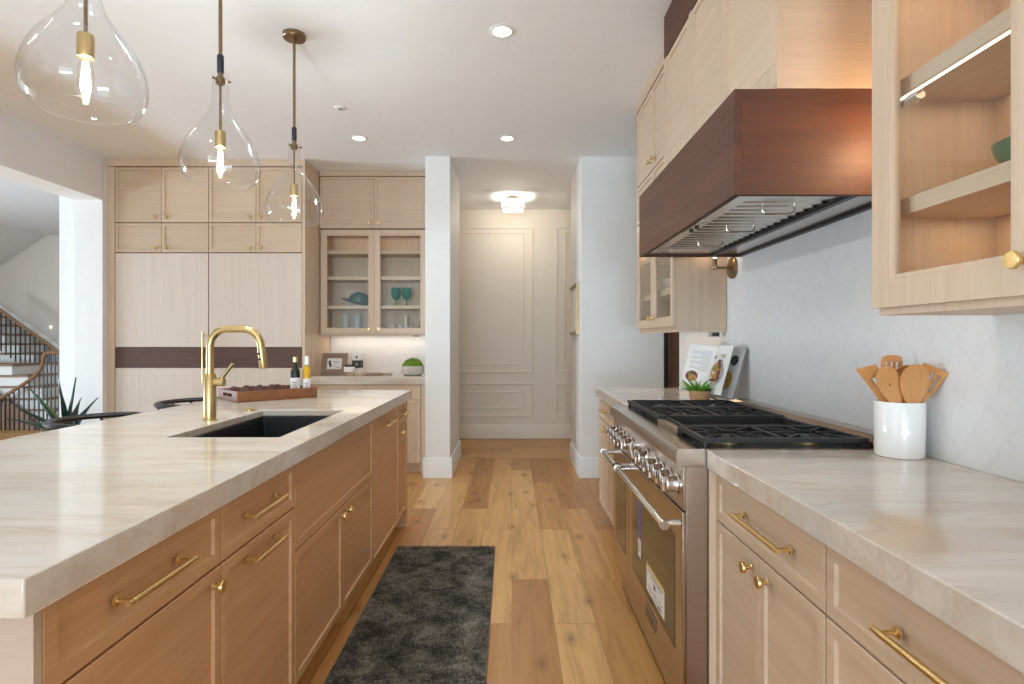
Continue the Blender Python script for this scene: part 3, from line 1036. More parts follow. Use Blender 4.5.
for (a, b, kx) in ((NX0 + 0.012, NXM - 0.0015, NXM - 0.05), (NXM + 0.0015, NX1 - 0.002, NXM + 0.05)):
    o = open_frame(FN, a, b, zb_ + 0.004, zt_ - 0.006, fr=0.060).build('door', OAK['z'], t)
    fbox(MB(), FN, a + 0.055, b - 0.055, 0.007, 0.010, zb_ + 0.059, zt_ - 0.061).build('pane', PANE, o)
    knob(FN, kx, zb_ + 0.05, o)
# base cabinet and worktop
FB = FY(5.545)
t = cabinet('base_cabinet', 'pale oak base cabinet in the nook under the stone shelf', FB, NX0, -0.875, 0.1, 0.856, 0.65, OAK,
            [dict(k='drawer', u0=NX0 + 0.003, u1=NXM - 0.002, z0=0.715, z1=0.852, knob=(-1.69, 0.785)), dict(k='drawer', u0=NXM + 0.002, u1=-0.878, z0=0.715, z1=0.852, knob=(-1.15, 0.785)),
             dict(k='door', u0=NX0 + 0.003, u1=NXM - 0.002, z0=0.104, z1=0.708, knob=(-1.45, 0.66), g='z'), dict(k='door', u0=NXM + 0.002, u1=-0.878, z0=0.104, z1=0.708, knob=(-1.35, 0.66), g='z')], GN, kick=0.07)
MB().box(-0.874, -0.813, 5.53, 6.19, 0.0, 0.856).build('filler_strip', OAK['z'], t)
tag(MB().box(NX0 + 0.001, -0.813, 5.50, 6.211, 0.858, CT1).build('nook_worktop', STONE, None, 0.003, loc=(-1.4, 5.85, 0.858)), 'thick pale stone worktop in the nook under the glass cabinet', 'worktop')
# light under the nook cabinet
tag(MB().box(-1.90, -0.90, 6.10, 6.12, 1.338, 1.3445).build('under_cabinet_light', LEDS, None, loc=(-1.4, 6.11, 1.338)), 'slim light strip under the nook cabinet', 'light')
MB().box(NX0, -0.813, 5.865, 5.88, 1.330, 1.3445).build('light_rail', OAK['x'], nook_glazed, 0.001)
area('nook_strip_glow', (-1.4, 6.11, 1.335), (-1.4, 6.07, 0), 1.0, 0.03, 1.3, (1.0, 0.84, 0.66))
area('nook_shelf_glow', (-1.4, 6.10, 2.388), (-1.4, 6.10, 0), 0.9, 0.03, 0.35, WARM)
t = thing('outlet_strip', 'small grey outlet under the nook cabinet, above the moss bowl', 'outlet', (-1.0, 6.1, 1.35))
MB().box(-1.035, -0.975, 6.03, 6.085, 1.322, 1.3445).build('housing', GREYP, t, 0.002)
MB().box(-1.025, -0.985, 6.027, 6.0295, 1.325, 1.340).build('socket_face', BLACK, t)

# things on the nook worktop
def leaf_blade(m, base, direction, length, width, bend=0.3, n=6, thick=0.0012, wprof=None):
    """tapering solid leaf that arches along direction"""
    base = Vector(base)
    d = Vector(direction).normalized()
    hor = Vector((d.x, d.y, 0))
    side = d.cross(Vector((0, 0, 1)))
    side = side.normalized() if side.length > 1e-4 else Vector((1, 0, 0))
    up = side.cross(d).normalized()
    vs, fs = [], []
    for i in range(n + 1):
        q = i / n
        p = base + d * length * q - Vector((0, 0, 1)) * bend * length * q * q + hor * bend * 0.3 * length * q * q
        w = width * (wprof(q) if wprof else (0.55 + 0.45 * math.sin(PI * min(1, q * 1.5))) * (1 - q ** 2.2)) + 0.0004
        vs += [p - side * w / 2 + up * w * 0.18, p + up * -thick, p + side * w / 2 + up * w * 0.18, p + up * (-thick * 3)]
    for i in range(n):
        for k in range(4):
            k2 = (k + 1) % 4
            fs.append((i * 4 + k, i * 4 + k2, (i + 1) * 4 + k2, (i + 1) * 4 + k))
    fs += [(3, 2, 1, 0), (n * 4, n * 4 + 1, n * 4 + 2, n * 4 + 3)]
    return m.add(vs, fs)

# picture frame leaning on the tiles
t = thing('picture_frame', 'weathered wood picture frame leaning on the nook counter', 'picture frame', (-1.79, 5.86, CT1))
c0 = Vector((-1.81, 5.85, CT1 + 0.001))
fu = Vector((0.985, -0.17, 0)).normalized()
fn = Vector((-0.17, -0.985, 0)).normalized()
fz = (Vector((0, 0, 1)) - fn * 0.2).normalized()
fnn = fu.cross(fz)
def fr_pt(u, z, d=0):
    return c0 + fu * u + fz * z + fnn * d
FWd, FHt = 0.275, 0.215
def flat_frame(P, w, h, bar, th):
    m = MB()
    def ring(o, d):
        return [P(-w / 2 + o, o, d), P(w / 2 - o, o, d), P(w / 2 - o, h - o, d), P(-w / 2 + o, h - o, d)]
    rings = [ring(bar, 0), ring(0, 0), ring(0, th), ring(bar * 0.7, th), ring(bar, th * 0.5), ring(bar, 0)]
    vs = [p for r in rings for p in r]
    fs = []
    for i in range(len(rings) - 1):
        for k in range(4):
            k2 = (k + 1) % 4
            fs.append((i * 4 + k, i * 4 + k2, (i + 1) * 4 + k2, (i + 1) * 4 + k))
    return m.add(vs, fs)
flat_frame(fr_pt, FWd, FHt, 0.032, 0.018).build('frame', WEATH, t)
MB().hexa([fr_pt(-0.107, 0.031, 0.001), fr_pt(0.107, 0.031, 0.001), fr_pt(0.107, 0.184, 0.001), fr_pt(-0.107, 0.184, 0.001),
           fr_pt(-0.107, 0.031, 0.006), fr_pt(0.107, 0.031, 0.006), fr_pt(0.107, 0.184, 0.006), fr_pt(-0.107, 0.184, 0.006)]).build('mat_board', BOARDW, t)
o = MB().hexa([fr_pt(-0.078, 0.052, 0.0061), fr_pt(0.078, 0.052, 0.0061), fr_pt(0.078, 0.162, 0.0061), fr_pt(-0.078, 0.162, 0.0061),
               fr_pt(-0.078, 0.052, 0.0066), fr_pt(0.078, 0.052, 0.0066), fr_pt(0.078, 0.162, 0.0066), fr_pt(-0.078, 0.162, 0.0066)]).build('print', PAPER, t)
m = MB()
for (u0, u1, z0, z1) in ((-0.065, -0.04, 0.10, 0.14), (-0.055, -0.03, 0.075, 0.105), (-0.02, 0.06, 0.128, 0.132), (-0.02, 0.05, 0.112, 0.115), (0.02, 0.065, 0.07, 0.074), (-0.01, 0.015, 0.082, 0.086)):
    m.hexa([fr_pt(u0, z0, 0.0067), fr_pt(u1, z0, 0.0067), fr_pt(u1, z1, 0.0067), fr_pt(u0, z1, 0.0067), fr_pt(u0, z0, 0.0070), fr_pt(u1, z0, 0.0070), fr_pt(u1, z1, 0.0070), fr_pt(u0, z1, 0.0070)])
m.build('printed_marks', CHARC, o)
# carton
t = thing('tall_carton', 'tall white and charcoal carton behind the small planter in the nook', 'box', (-1.57, 5.86, CT1))
bx = lambda z0, z1, e=0: MB().box(-1.617 - e, -1.523 + e, 5.82 - e, 5.89 + e, CT1 + z0, CT1 + z1)
bx(0, 0.065).build('base', PAPER, t, 0.001)
bx(0.0655, 0.143, 0.0004).build('printed_band', CHARC, t, 0.001)
bx(0.1435, 0.208).build('lid', PAPER, t, 0.001)
m = MB()
m.lathe([(0, 0), (0.017, 0), (0.017, 0.0006), (0, 0.0006)], (-1.57, 5.8194, CT1 + 0.105), 16, axis=(0, -1, 0))
m.lathe([(0, 0), (0.010, 0), (0.010, 0.0006), (0, 0.0006)], (-1.57, 5.8190, CT1 + 0.105), 16, axis=(0, -1, 0))
m.build('round_mark', BOARDW, t)
MB().prism([(-1.582, 5.8196, CT1 + 0.165), (-1.558, 5.8196, CT1 + 0.165), (-1.563, 5.8196, CT1 + 0.19), (-1.577, 5.8196, CT1 + 0.19)], (0, -0.0006, 0)).build('emblem', CHARC, t)
# little planter
t = thing('small_planter', 'tiny white planter on wooden legs with a green succulent', 'plant', (-1.605, 5.70, CT1))
MB().box(-1.655, -1.560, 5.66, 5.735, CT1 + 0.032, CT1 + 0.085).build('pot', CERAM, t, 0.006)
for (x, y) in ((-1.640, 5.672), (-1.575, 5.672), (-1.640, 5.722), (-1.575, 5.722)):
    MB().cyl((x, y, CT1), (x, y, CT1 + 0.034), 0.005, seg=10).build('leg', PALEW, t)
m = MB()
for k in range(22):
    a = k * 2.4
    leaf_blade(m, (-1.607 + 0.02 * math.cos(a), 5.697 + 0.015 * math.sin(a), CT1 + 0.082), (math.cos(a), math.sin(a) * 0.8, 0.7 + 0.05 * k), 0.045, 0.016, 0.2, 4)
m.build('leaves', LEAFD, t)
# beads and board
for k in range(6):
    x = -1.585 + k * 0.030
    y = 5.60 + 0.012 * math.sin(k * 1.9)
    tag(MB().ball((x, y, CT1 + 0.0125), 0.0125, 14, 8).build('wooden_bead', PALEW, None, loc=(x, y, CT1)), 'pale wooden bead lying in a row on the nook counter', 'bead', 'wooden beads on the nook counter')
t = thing('cutting_board', 'thin grey-brown board with a handle lying flat on the nook counter', 'board', (-1.36, 5.75, CT1))
MB().lathe([(0.10, 0), (0.103, 0.004), (0.103, 0.014), (0.10, 0.018)], (-1.40, 5.78, CT1), 36).build('board', BOARDW, t)
MB().hexa([(-1.302, 5.765, CT1 + 0.002), (-1.20, 5.765, CT1 + 0.002), (-1.20, 5.795, CT1 + 0.002), (-1.302, 5.795, CT1 + 0.002), (-1.302, 5.765, CT1 + 0.016), (-1.20, 5.765, CT1 + 0.014), (-1.20, 5.795, CT1 + 0.014), (-1.302, 5.795, CT1 + 0.016)]).build('handle', BOARDW, t, 0.003)
# moss bowl
t = thing('moss_bowl', 'rounded stoneware bowl filled with a dome of green moss', 'plant', (-0.985, 5.72, CT1))
MB().lathe([(0.0, 0), (0.075, 0), (0.098, 0.012), (0.111, 0.04), (0.113, 0.075), (0.110, 0.092), (0.104, 0.092), (0.104, 0.07), (0, 0.07)], (-0.985, 5.72, CT1), 40).build('bowl', CONC, t)
m = MB()
prof = []
for k in range(13):
    a = PI / 2 * k / 12
    prof.append((0.103 * math.cos(a), 0.080 + 0.088 * math.sin(a)))
m.lathe(prof, (-0.985, 5.72, CT1), 40)
m.v = [(v[0] + random.uniform(-.004, .004), v[1] + random.uniform(-.004, .004), v[2] + random.uniform(-.004, .004)) for v in m.v]
m.build('moss', MOSS, t)

# inside the glazed nook cabinet
def goblet(x, y, z, label):
    t = thing('goblet', label, 'glass', (x, y, z), 'teal goblets in the glass cabinet')
    MB().lathe([(0.034, 0), (0.034, 0.002), (0.008, 0.006), (0.005, 0.02), (0.005, 0.055), (0.008, 0.062)], (x, y, z), 24).build('stem', TEAL, t)
    MB().lathe([(0.007, 0.062), (0.030, 0.075), (0.046, 0.11), (0.050, 0.145), (0.045, 0.19)], (x, y, z), 24, caps=False).build('bowl', TEAL, t)
    return t
goblet(-1.215, 6.03, 1.640, 'left one of two teal stemmed goblets in the glass cabinet')
goblet(-1.105, 6.03, 1.640, 'right one of two teal stemmed goblets in the glass cabinet')
t = thing('green_bowl', 'dark green bowl tipped over on a tilted wooden plate, middle glass cabinet shelf', 'bowl', (-1.63, 6.04, 1.640))
m = MB()
prof = [(0.0, 0.10), (0.05, 0.097), (0.10, 0.06), (0.125, 0.0), (0.119, 0.0), (0.094, 0.055), (0.045, 0.09), (0, 0.092)]
ax = Vector((0.28, -0.05, 1)).normalized()
m.lathe(prof, (-1.60, 6.05, 1.686), 32, axis=ax)
m.build('bowl', GREENB, t)
tag(MB().lathe([(0, 0), (0.10, 0), (0.148, 0.012), (0.15, 0.02), (0.10, 0.011), (0, 0.010)], (-1.64, 6.045, 1.672), 32, axis=Vector((0.27, -0.05, 1)).normalized()).build('wooden_plate', DARKW, None, loc=(-1.64, 6.045, 1.640)),
    'dark wooden plate tilted under the green bowl in the glass cabinet', 'plate')
def vase(label, x, y, z, prof, mat=TUMB, nm='glass_vase', cat='vase', grp=None):
    o = MB().lathe(prof, (x, y, z), 24, caps=False).build(nm, mat, None, loc=(x, y, z))
    return tag(o, label, cat, grp)
vb = zb_ + 0.0205
vase('tall clear ridged glass vase on the bottom shelf of the glass cabinet, left side', -1.745, 6.03, vb, [(0, 0.004), (0.035, 0.004), (0.035, 0)] + [(0.037 + 0.003 * (k % 2), 0.01 + k * 0.0185) for k in range(11)])
vase('plain clear glass cylinder beside the ridged vase in the glass cabinet', -1.62, 6.04, vb, [(0, 0.004), (0.034, 0.004), (0.036, 0), (0.036, 0.19), (0.034, 0.19), (0.034, 0.01)])
for k, x in enumerate((-1.245, -1.17, -1.06)):
    vase('clear low tumbler on the bottom shelf of the glass cabinet', x, 6.02, vb, [(0, 0.006), (0.028, 0.006), (0.028, 0), (0.031, 0.085), (0.0295, 0.085)], TUMB, 'tumbler', 'glass', 'clear tumblers in the glass cabinet')
tag(MB().lathe([(0, 0), (0.017, 0), (0.019, 0.004), (0.017, 0.17), (0.014, 0.185), (0, 0.187)], (-1.115, 6.06, vb), 20).build('candle', plain('ivory_wax', srgb(240, 232, 216), 0.4), None, loc=(-1.115, 6.06, vb)), 'ivory pillar candle among the tumblers in the glass cabinet', 'candle')
tag(MB().lathe([(0, 0), (0.028, 0), (0.03, 0.01), (0.022, 0.09), (0.012, 0.14), (0.010, 0.22), (0.012, 0.225), (0, 0.225)], (-0.955, 6.08, vb), 20).build('bottle', DARKW, None, loc=(-0.955, 6.08, vb)), 'slim brown bottle at the right end of the glass cabinet', 'bottle')

# ------------------------------------------------------------------ right side: base cabinets and worktops
FR = FX(0.653, -1)
RD = 0.57
GR = 'base cabinets along the right wall'
t = cabinet('base_cabinet', 'right-hand oak base cabinet beside the range, drawer over two doors with round knobs', FR, 1.163, 1.793, 0.115, 0.876, RD, OAK,
            [dict(k='drawer', u0=1.165, u1=1.783, z0=0.725, z1=0.868, bar=(1.295, 1.585, 0.800)),
             dict(k='door', u0=1.165, u1=1.4715, z0=0.118, z1=0.719, knob=(1.425, 0.678)), dict(k='door', u0=1.4745, u1=1.783, z0=0.118, z1=0.719, knob=(1.521, 0.678))], GR, kick=0.07)
MB().box(0.612, 0.652, 1.7845, 1.7945, 0.0, 0.876).build('filler_strip', OAK['z'], t, 0.001)
cabinet('base_cabinet', 'right-hand oak base cabinet nearest the camera, wide drawer with long brass bar', FR, 0.36, 1.161, 0.115, 0.876, RD, OAK,
        [dict(k='drawer', u0=0.362, u1=1.159, z0=0.725, z1=0.868, bar=(0.62, 0.958, 0.797)),
         dict(k='door', u0=0.362, u1=0.759, z0=0.118, z1=0.719, knob=(0.715, 0.678)), dict(k='door', u0=0.762, u1=1.159, z0=0.118, z1=0.719, knob=(0.806, 0.678))], GR, kick=0.07)
tag(MB().box(0.607, XR - 0.009, 0.33, 1.795, CT0, CT1).build('right_worktop', STONE, None, 0.003, loc=(0.9, 1.1, CT0)), 'veined tan stone worktop on the right under the utensil crock', 'worktop')
for (a, b, lab) in ((3.032, 3.60, 'oak base cabinet just past the far side of the range'), (3.602, 4.17, 'oak base cabinet at the far end of the right-hand run')):
    mid = (a + b) / 2
    cabinet('base_cabinet', lab, FR, a, b, 0.115, 0.876, RD, OAK,
            [dict(k='drawer', u0=a + 0.002, u1=b - 0.002, z0=0.725, z1=0.868, bar=(mid - 0.09, mid + 0.09, 0.8)),
             dict(k='door', u0=a + 0.002, u1=mid - 0.0015, z0=0.118, z1=0.719, knob=(mid - 0.045, 0.678)), dict(k='door', u0=mid + 0.0015, u1=b - 0.002, z0=0.118, z1=0.719, knob=(mid + 0.045, 0.678))], GR, kick=0.07)
tag(MB().box(0.607, XR - 0.009, 3.03, 4.19, CT0, CT1).build('far_worktop', STONE, None, 0.003, loc=(0.9, 3.6, CT0)), 'stone worktop beyond the range, under the open cookbook', 'worktop')

# ------------------------------------------------------------------ range
RY0, RY1 = 1.80, 3.02
t = thing('range_cooker', 'stainless steel double-oven gas range with black grates and chrome knobs', 'range', (0.87, 2.41, 0))
XB = 1.215
MB().box(0.545, XB, RY0, RY1, 0.168, 0.883).build('body', SSX, t, 0.002)
# bullnose landing and cooktop pan
m = MB()
prof = [(0.60, 0.884), (0.522, 0.884), (0.516, 0.888), (0.514, 0.896), (0.514, 0.925), (0.518, 0.934), (0.526, 0.9375), (0.60, 0.9375)]
m.prism([(x, RY0, z) for x, z in prof], (0, RY1 - RY0, 0))
m.build('front_rail', SS, t)
m = MB()
m.box(0.6005, 1.13, RY0, RY1, 0.884, 0.928).box(0.6005, 1.13, RY0, RY0 + 0.012, 0.928, 0.9375).box(0.6005, 1.13, RY1 - 0.012, RY1, 0.928, 0.9375)
m.build('cooktop', SSX, t)
MB().box(0.612, 1.128, RY0 + 0.014, RY1 - 0.014, 0.9282, 0.931).build('burner_pan', IRON, t)
MB().prism([(1.13, RY0, 0.884), (XB, RY0, 0.884), (XB, RY0, 0.976), (1.155, RY0, 0.976), (1.13, RY0, 0.955)], (0, RY1 - RY0, 0)).build('back_trim', SS, t, 0.002)
# control panel
MB().box(0.534, 0.5445, RY0, RY1, 0.745, 0.883).build('control_panel', SS, t, 0.002)
# knobs
def range_knob(y, big=False):
    z = 0.815
    m = MB()
    r = 0.034 if not big else 0.038
    m.lathe([(r, 0), (r, 0.003), (r * 0.86, 0.006)], (0.534, y, z), 28, axis=(-1, 0, 0))
    b = m.build('control_knob', CHROME, t)
    m = MB()
    m.lathe([(r * 0.78, 0.006), (r * 0.74, 0.012), (r * 0.70, 0.030), (r * 0.74, 0.034), (r * 0.70, 0.040), (0, 0.041)], (0.534, y, z), 28, axis=(-1, 0, 0))
    m.build('knob_barrel', CHROME, b)
    MB().box(0.480, 0.4925, y - 0.006, y + 0.006, z - r * 0.72, z + r * 0.72).build('grip', CHROME, b, 0.003)
for y in (1.855, 1.945, 2.04, 2.13):
    range_knob(y)
range_knob(2.27, True)
for y in (2.56, 2.655, 2.75, 2.845, 2.94):
    range_knob(y)
# cross shaped oven selector
m = MB()
m.cyl((0.534, 2.385, 0.815), (0.505, 2.385, 0.815), 0.016, 0.012, 20)
o = m.build('control_knob', CHROME, t)
MB().tube([(0.50, 2.385 - 0.03, 0.79), (0.496, 2.385 - 0.012, 0.806), (0.496, 2.385 + 0.012, 0.824), (0.50, 2.385 + 0.03, 0.84)], [0.011, 0.006, 0.006, 0.011], 12).build('grip', CHROME, o)
# oven doors
def oven_door(y0, y1, wy0, wy1, hy0, hy1):
    m = MB()
    xf, xb = 0.533, 0.5445
    d = MB().box(xf, xb, y0, y1, 0.177, 0.738).build('oven_door', SS, t, 0.002)
    MB().box(xf - 0.0012, xf - 0.0001, wy0, wy1, 0.27, 0.645).build('oven_window', OVENG, d)
    h = MB()
    h.tube([(0.476, hy0, 0.700), (0.476, hy1, 0.700)], 0.013, 20)
    for yy in (hy0 + 0.02, hy1 - 0.02):
        h.tube([(0.532, yy, 0.700), (0.476, yy, 0.700)], [0.012, 0.0105], 14)
    h.build('handle', CHROME, d)
    for yy, s in ((hy0, -1), (hy1, 1)):
        MB().cyl((0.476, yy - s * 0.016, 0.700), (0.476, yy + s * 0.004, 0.700), 0.0155, seg=20).build('handle_cap', CHROME, d)
    return d
d = oven_door(RY0 + 0.002, 2.628, 1.885, 2.545, 1.80, 2.618)
oven_door(2.634, RY1 - 0.002, 2.70, 2.94, 2.645, 3.01)
# stickers and badge on the main oven door
def sticker(mat, y0, y1, z0, z1, nm, x=0.5312, par=d):
    return MB().box(x, x + 0.0005, y0, y1, z0, z1).build(nm, mat, par)
sticker(BLUEST, 2.375, 2.425, 0.45, 0.622, 'blue_sticker')
s = sticker(PAPER, 2.375, 2.425, 0.375, 0.4495, 'white_sticker')
sticker(INK, 2.385, 2.415, 0.40, 0.404, 'sticker_print', 0.5306)
sticker(INK, 2.385, 2.415, 0.415, 0.418, 'sticker_print', 0.5306)
s = sticker(PAPER, 2.01, 2.275, 0.298, 0.395, 'paper_sticker')
sticker(YELLOW, 2.01, 2.275, 0.3955, 0.408, 'yellow_strip', 0.5312)
m = MB()
for (a, b, z0, z1) in ((2.03, 2.25, 0.384, 0.387), (2.05, 2.20, 0.374, 0.376), (2.135, 2.16, 0.345, 0.362), (2.03, 2.10, 0.33, 0.332), (2.12, 2.25, 0.325, 0.327), (2.03, 2.25, 0.312, 0.314), (2.06, 2.10, 0.304, 0.310)):
    m.box(0.5306, 0.5311, a, b, z0, z1)
m.build('sticker_print', INK, d)
b = MB().box(0.5285, 0.5325, 2.135, 2.29, 0.190, 0.240).build('badge', SSX, d, 0.001)
MB().box(0.5278, 0.5284, 2.145, 2.28, 0.196, 0.234).build('badge_face', OVENG, d)
# kick strip and feet
MB().box(0.556, 0.57, RY0 + 0.01, RY1 - 0.13, 0.045, 0.167).build('kick_plate', SS, t, 0.001)
for (x, y) in ((0.60, RY0 + 0.06), (0.60, RY1 - 0.06), (1.15, RY0 + 0.06), (1.15, RY1 - 0.06)):
    MB().lathe([(0.028, 0), (0.028, 0.01), (0.018, 0.014), (0.018, 0.167)], (x, y, 0), 16).build('foot', BLACK, t)
# grates and burners
def grate(y0, y1, burners):
    x0, x1 = 0.602, 1.125
    zt = 0.968
    m = MB()
    bw = 0.016
    for (a0, a1, b0, b1) in ((x0, x1, y0, y0 + bw), (x0, x1, y1 - bw, y1), (x0, x0 + bw, y0 + bw, y1 - bw), (x1 - bw, x1, y0 + bw, y1 - bw)):
        m.box(a0, a1, b0, b1, zt - 0.014, zt)
    for (fx, fy) in ((x0 + 0.01, y0 + 0.01), (x1 - 0.01, y0 + 0.01), (x0 + 0.01, y1 - 0.01), (x1 - 0.01, y1 - 0.01)):
        m.cyl((fx, fy, 0.9312), (fx, fy, zt - 0.012), 0.007, seg=10)
    xm = (x0 + x1) / 2
    m.box(xm - 0.006, xm + 0.006, y0 + bw, y1 - bw, zt - 0.016, zt - 0.001)
    for (bx_, by_) in burners:
        hx = (x1 - x0) / 4 - 0.012
        hy = (y1 - y0) / 2 - bw
        for k in range(8):
            a = k * PI / 4 + PI / 8 * 0
            ca, sa = math.cos(a), math.sin(a)
            ro = min(hx / max(abs(ca), 1e-6), hy / max(abs(sa), 1e-6)) + 0.004
            ri = 0.035 if k % 2 == 0 else 0.055
            p0 = Vector((bx_ + ca * ri, by_ + sa * ri, zt - 0.008))
            p1 = Vector((bx_ + ca * ro, by_ + sa * ro, zt - 0.008))
            mid = (p0 + p1) / 2
            dd = (p1 - p0)
            L = dd.length
            dd.normalize()
            m.obox(mid, dd, Vector((-dd.y, dd.x, 0)), Vector((0, 0, 1)), L, 0.009, 0.014)
        ring = [(bx_ + 0.075 * math.cos(q * PI / 10), by_ + 0.075 * math.sin(q * PI / 10), zt - 0.009) for q in range(21)]
        m.tube(ring, 0.0045, 6)
    m.build('grate', IRON, t)
    for (bx_, by_) in burners:
        q = MB().lathe([(0.052, 0.9312), (0.052, 0.940), (0.044, 0.943), (0.044, 0.948), (0.03, 0.949)], (bx_, by_, 0), 24).build('burner', BRASS, t)
        MB().lathe([(0.036, 0.949), (0.038, 0.951), (0.036, 0.956), (0, 0.957)], (bx_, by_, 0), 24).build('burner_cap', IRON, q)
BXs = (0.73, 0.995)
grate(1.815, 2.095, [(x, 1.955) for x in BXs])
grate(2.375, 2.690, [(x, 2.5325) for x in BXs])
grate(2.692, 3.005, [(x, 2.8485) for x in BXs])
m = MB()
m.box(0.63, 1.12, 2.105, 2.365, 0.9312, 0.938)
for (a0, a1, b0, b1) in ((0.63, 1.12, 2.105, 2.117), (0.63, 1.12, 2.353, 2.365), (0.63, 0.642, 2.117, 2.353), (1.10, 1.12, 2.117, 2.353)):
    m.box(a0, a1, b0, b1, 0.938, 0.964)
m.build('griddle', IRON, t, 0.002)
MB().box(0.598, 0.628, 2.10, 2.37, 0.9376, 0.956).build('griddle_trough', SSX, t, 0.002)

# filler between range and cabinet
# ------------------------------------------------------------------ hood
HX, HY0, HY1, HZ0, HZ1 = 0.68, 1.76, 3.075, 1.722, 2.0455
t = thing('range_hood', 'dark walnut box hood with steel baffle filters above the range', 'hood', (0.95, 2.42, HZ0))
MB().box(HX, HX + 0.022, HY0, HY1, HZ0, HZ1).build('front_panel', WAL['y'], t, 0.001)
MB().box(HX + 0.0222, XR - 0.009, HY0, HY0 + 0.022, HZ0, HZ1).build('side_panel', WAL['x'], t, 0.001)
MB().box(HX + 0.0222, XR - 0.009, HY1 - 0.022, HY1, HZ0, HZ1).build('side_panel', WAL['x'], t, 0.001)
MB().box(HX + 0.0222, XR - 0.009, HY0 + 0.0222, HY1 - 0.0222, HZ1 - 0.02, HZ1).build('top_panel', WAL['y'], t)
m = MB()
ix0, ix1, iy0, iy1 = HX + 0.024, XR - 0.01, HY0 + 0.024, HY1 - 0.024
lx0, lx1, ly0, ly1 = HX + 0.085, XR - 0.17, HY0 + 0.10, HY1 - 0.20
zi = HZ0 + 0.012
m.box(ix0, lx0, iy0, iy1, zi, zi + 0.02).box(lx1, ix1, iy0, iy1, zi, zi + 0.02).box(lx0, lx1, iy0, ly0, zi, zi + 0.02).box(lx0, lx1, ly1, iy1, zi, zi + 0.02)
m.build('liner', LINER, t, 0.001)
MB().box(lx1 - 0.012, lx1 + 0.012, iy0, iy1, HZ0 + 0.001, zi - 0.0005).build('rear_rail', BLACK, t)
MB().box(ix1 - 0.022, ix1, iy0, iy1, HZ0 + 0.001, zi - 0.0005).build('rear_rail', BLACK, t)
m = MB()
ny = 17
for k in range(ny):
    y = ly0 + (ly1 - ly0) * (k + 0.5) / ny
    w = (ly1 - ly0) / ny * 0.62
    m.prism([(lx0, y - w / 2, zi + 0.012), (lx0, y - w * 0.3, zi + 0.004), (lx0, y + w * 0.3, zi + 0.004), (lx0, y + w / 2, zi + 0.012), (lx0, y + w / 2, zi + 0.022), (lx0, y - w / 2, zi + 0.022)], (lx1 - lx0, 0, 0))
m.box(lx0, lx1, ly0, ly1, zi + 0.045, zi + 0.05)
m.build('baffle_filter', LINER, t)
for yy in (ly0 + 0.12, ly0 + 0.45, ly0 + 0.80):
    m = MB()
    xa, xb_ = 0.86, 0.97
    m.tube([(xa, yy, zi + 0.004), (xa, yy, zi - 0.014), (xa + 0.012, yy, zi - 0.022), (xb_ - 0.012, yy, zi - 0.022), (xb_, yy, zi - 0.014), (xb_, yy, zi + 0.004)], 0.004, 10)
    m.build('filter_handle', SS, t)
m = MB()
m.box(0.715, 0.755, 2.235, 2.42, zi - 0.006, zi - 0.0003)
o = m.build('switch_plate', LINER, t, 0.001)
for yy in (2.29, 2.36):
    MB().cyl((0.735, yy, zi - 0.0061), (0.735, yy, zi - 0.014), 0.009, seg=14).build('switch', BLACK, o)

# cabinet above the hood, with dark fascia
FH = FX(0.83, -1)
t = cabinet('hood_cabinet', 'three-door oak cabinet stacked above the walnut hood', FH, HY0, 3.07, HZ1 + 0.002, 2.768, 0.39, OAK,
            [dict(k='door', u0=1.775, u1=2.176, z0=2.13, z1=2.760), dict(k='door', u0=2.225, u1=2.596, z0=2.13, z1=2.760), dict(k='door', u0=2.640, u1=3.02, z0=2.13, z1=2.760)], None, body_grain='x')
m = MB()
fbox(m, FH, HY0, 1.774, 0, 0.021, HZ1 + 0.002, 2.768)
fbox(m, FH, 2.1775, 2.2235, 0, 0.021, HZ1 + 0.002, 2.768)
fbox(m, FH, 2.5975, 2.6385, 0, 0.021, HZ1 + 0.002, 2.768)
fbox(m, FH, 3.0215, 3.07, 0, 0.021, HZ1 + 0.002, 2.768)
fbox(m, FH, 1.774, 3.0215, 0, 0.021, HZ1 + 0.002, 2.1285)
m.build('face_frame', OAK['z'], t)
tag(MB().box(0.81, XR - 0.002, HY0, 3.07, 2.770, CZ - 0.001).build('dark_fascia', WAL['y'], None, 0.001, loc=(1.0, 2.4, 2.77)), 'dark walnut fascia board between the hood cabinet and the ceiling', 'fascia')

# far upper cabinets on the right wall
FU = FX(0.935, -1)
UD = 0.285
UY0, UY1 = 3.275, 4.215
UM = (UY0 + UY1) / 2
GU = 'upper cabinets past the hood'
def upper(z0, z1, kz, lab):
    t = cabinet('wall_cabinet', lab, FU, UY0, UY1, z0 - 0.002, z1 + 0.002, UD, OAK,
                [dict(k='door', u0=UY0 + 0.004, u1=UM - 0.0015, z0=z0, z1=z1, knob=(UM - 0.05, kz)), dict(k='door', u0=UM + 0.0015, u1=UY1 - 0.004, z0=z0, z1=z1, knob=(UM + 0.05, kz))], GU)
    return t
tt = upper(2.392, 2.925, 2.45, 'two-door oak cabinet at the ceiling past the hood')
MB().box(0.905, XR - 0.002, UY0, UY1, 2.929, CZ - 0.001).build('crown', OAK['y'], tt, 0.001)
upper(2.112, 2.384, 2.16, 'low two-door oak cabinet behind the hood, second from the ceiling')
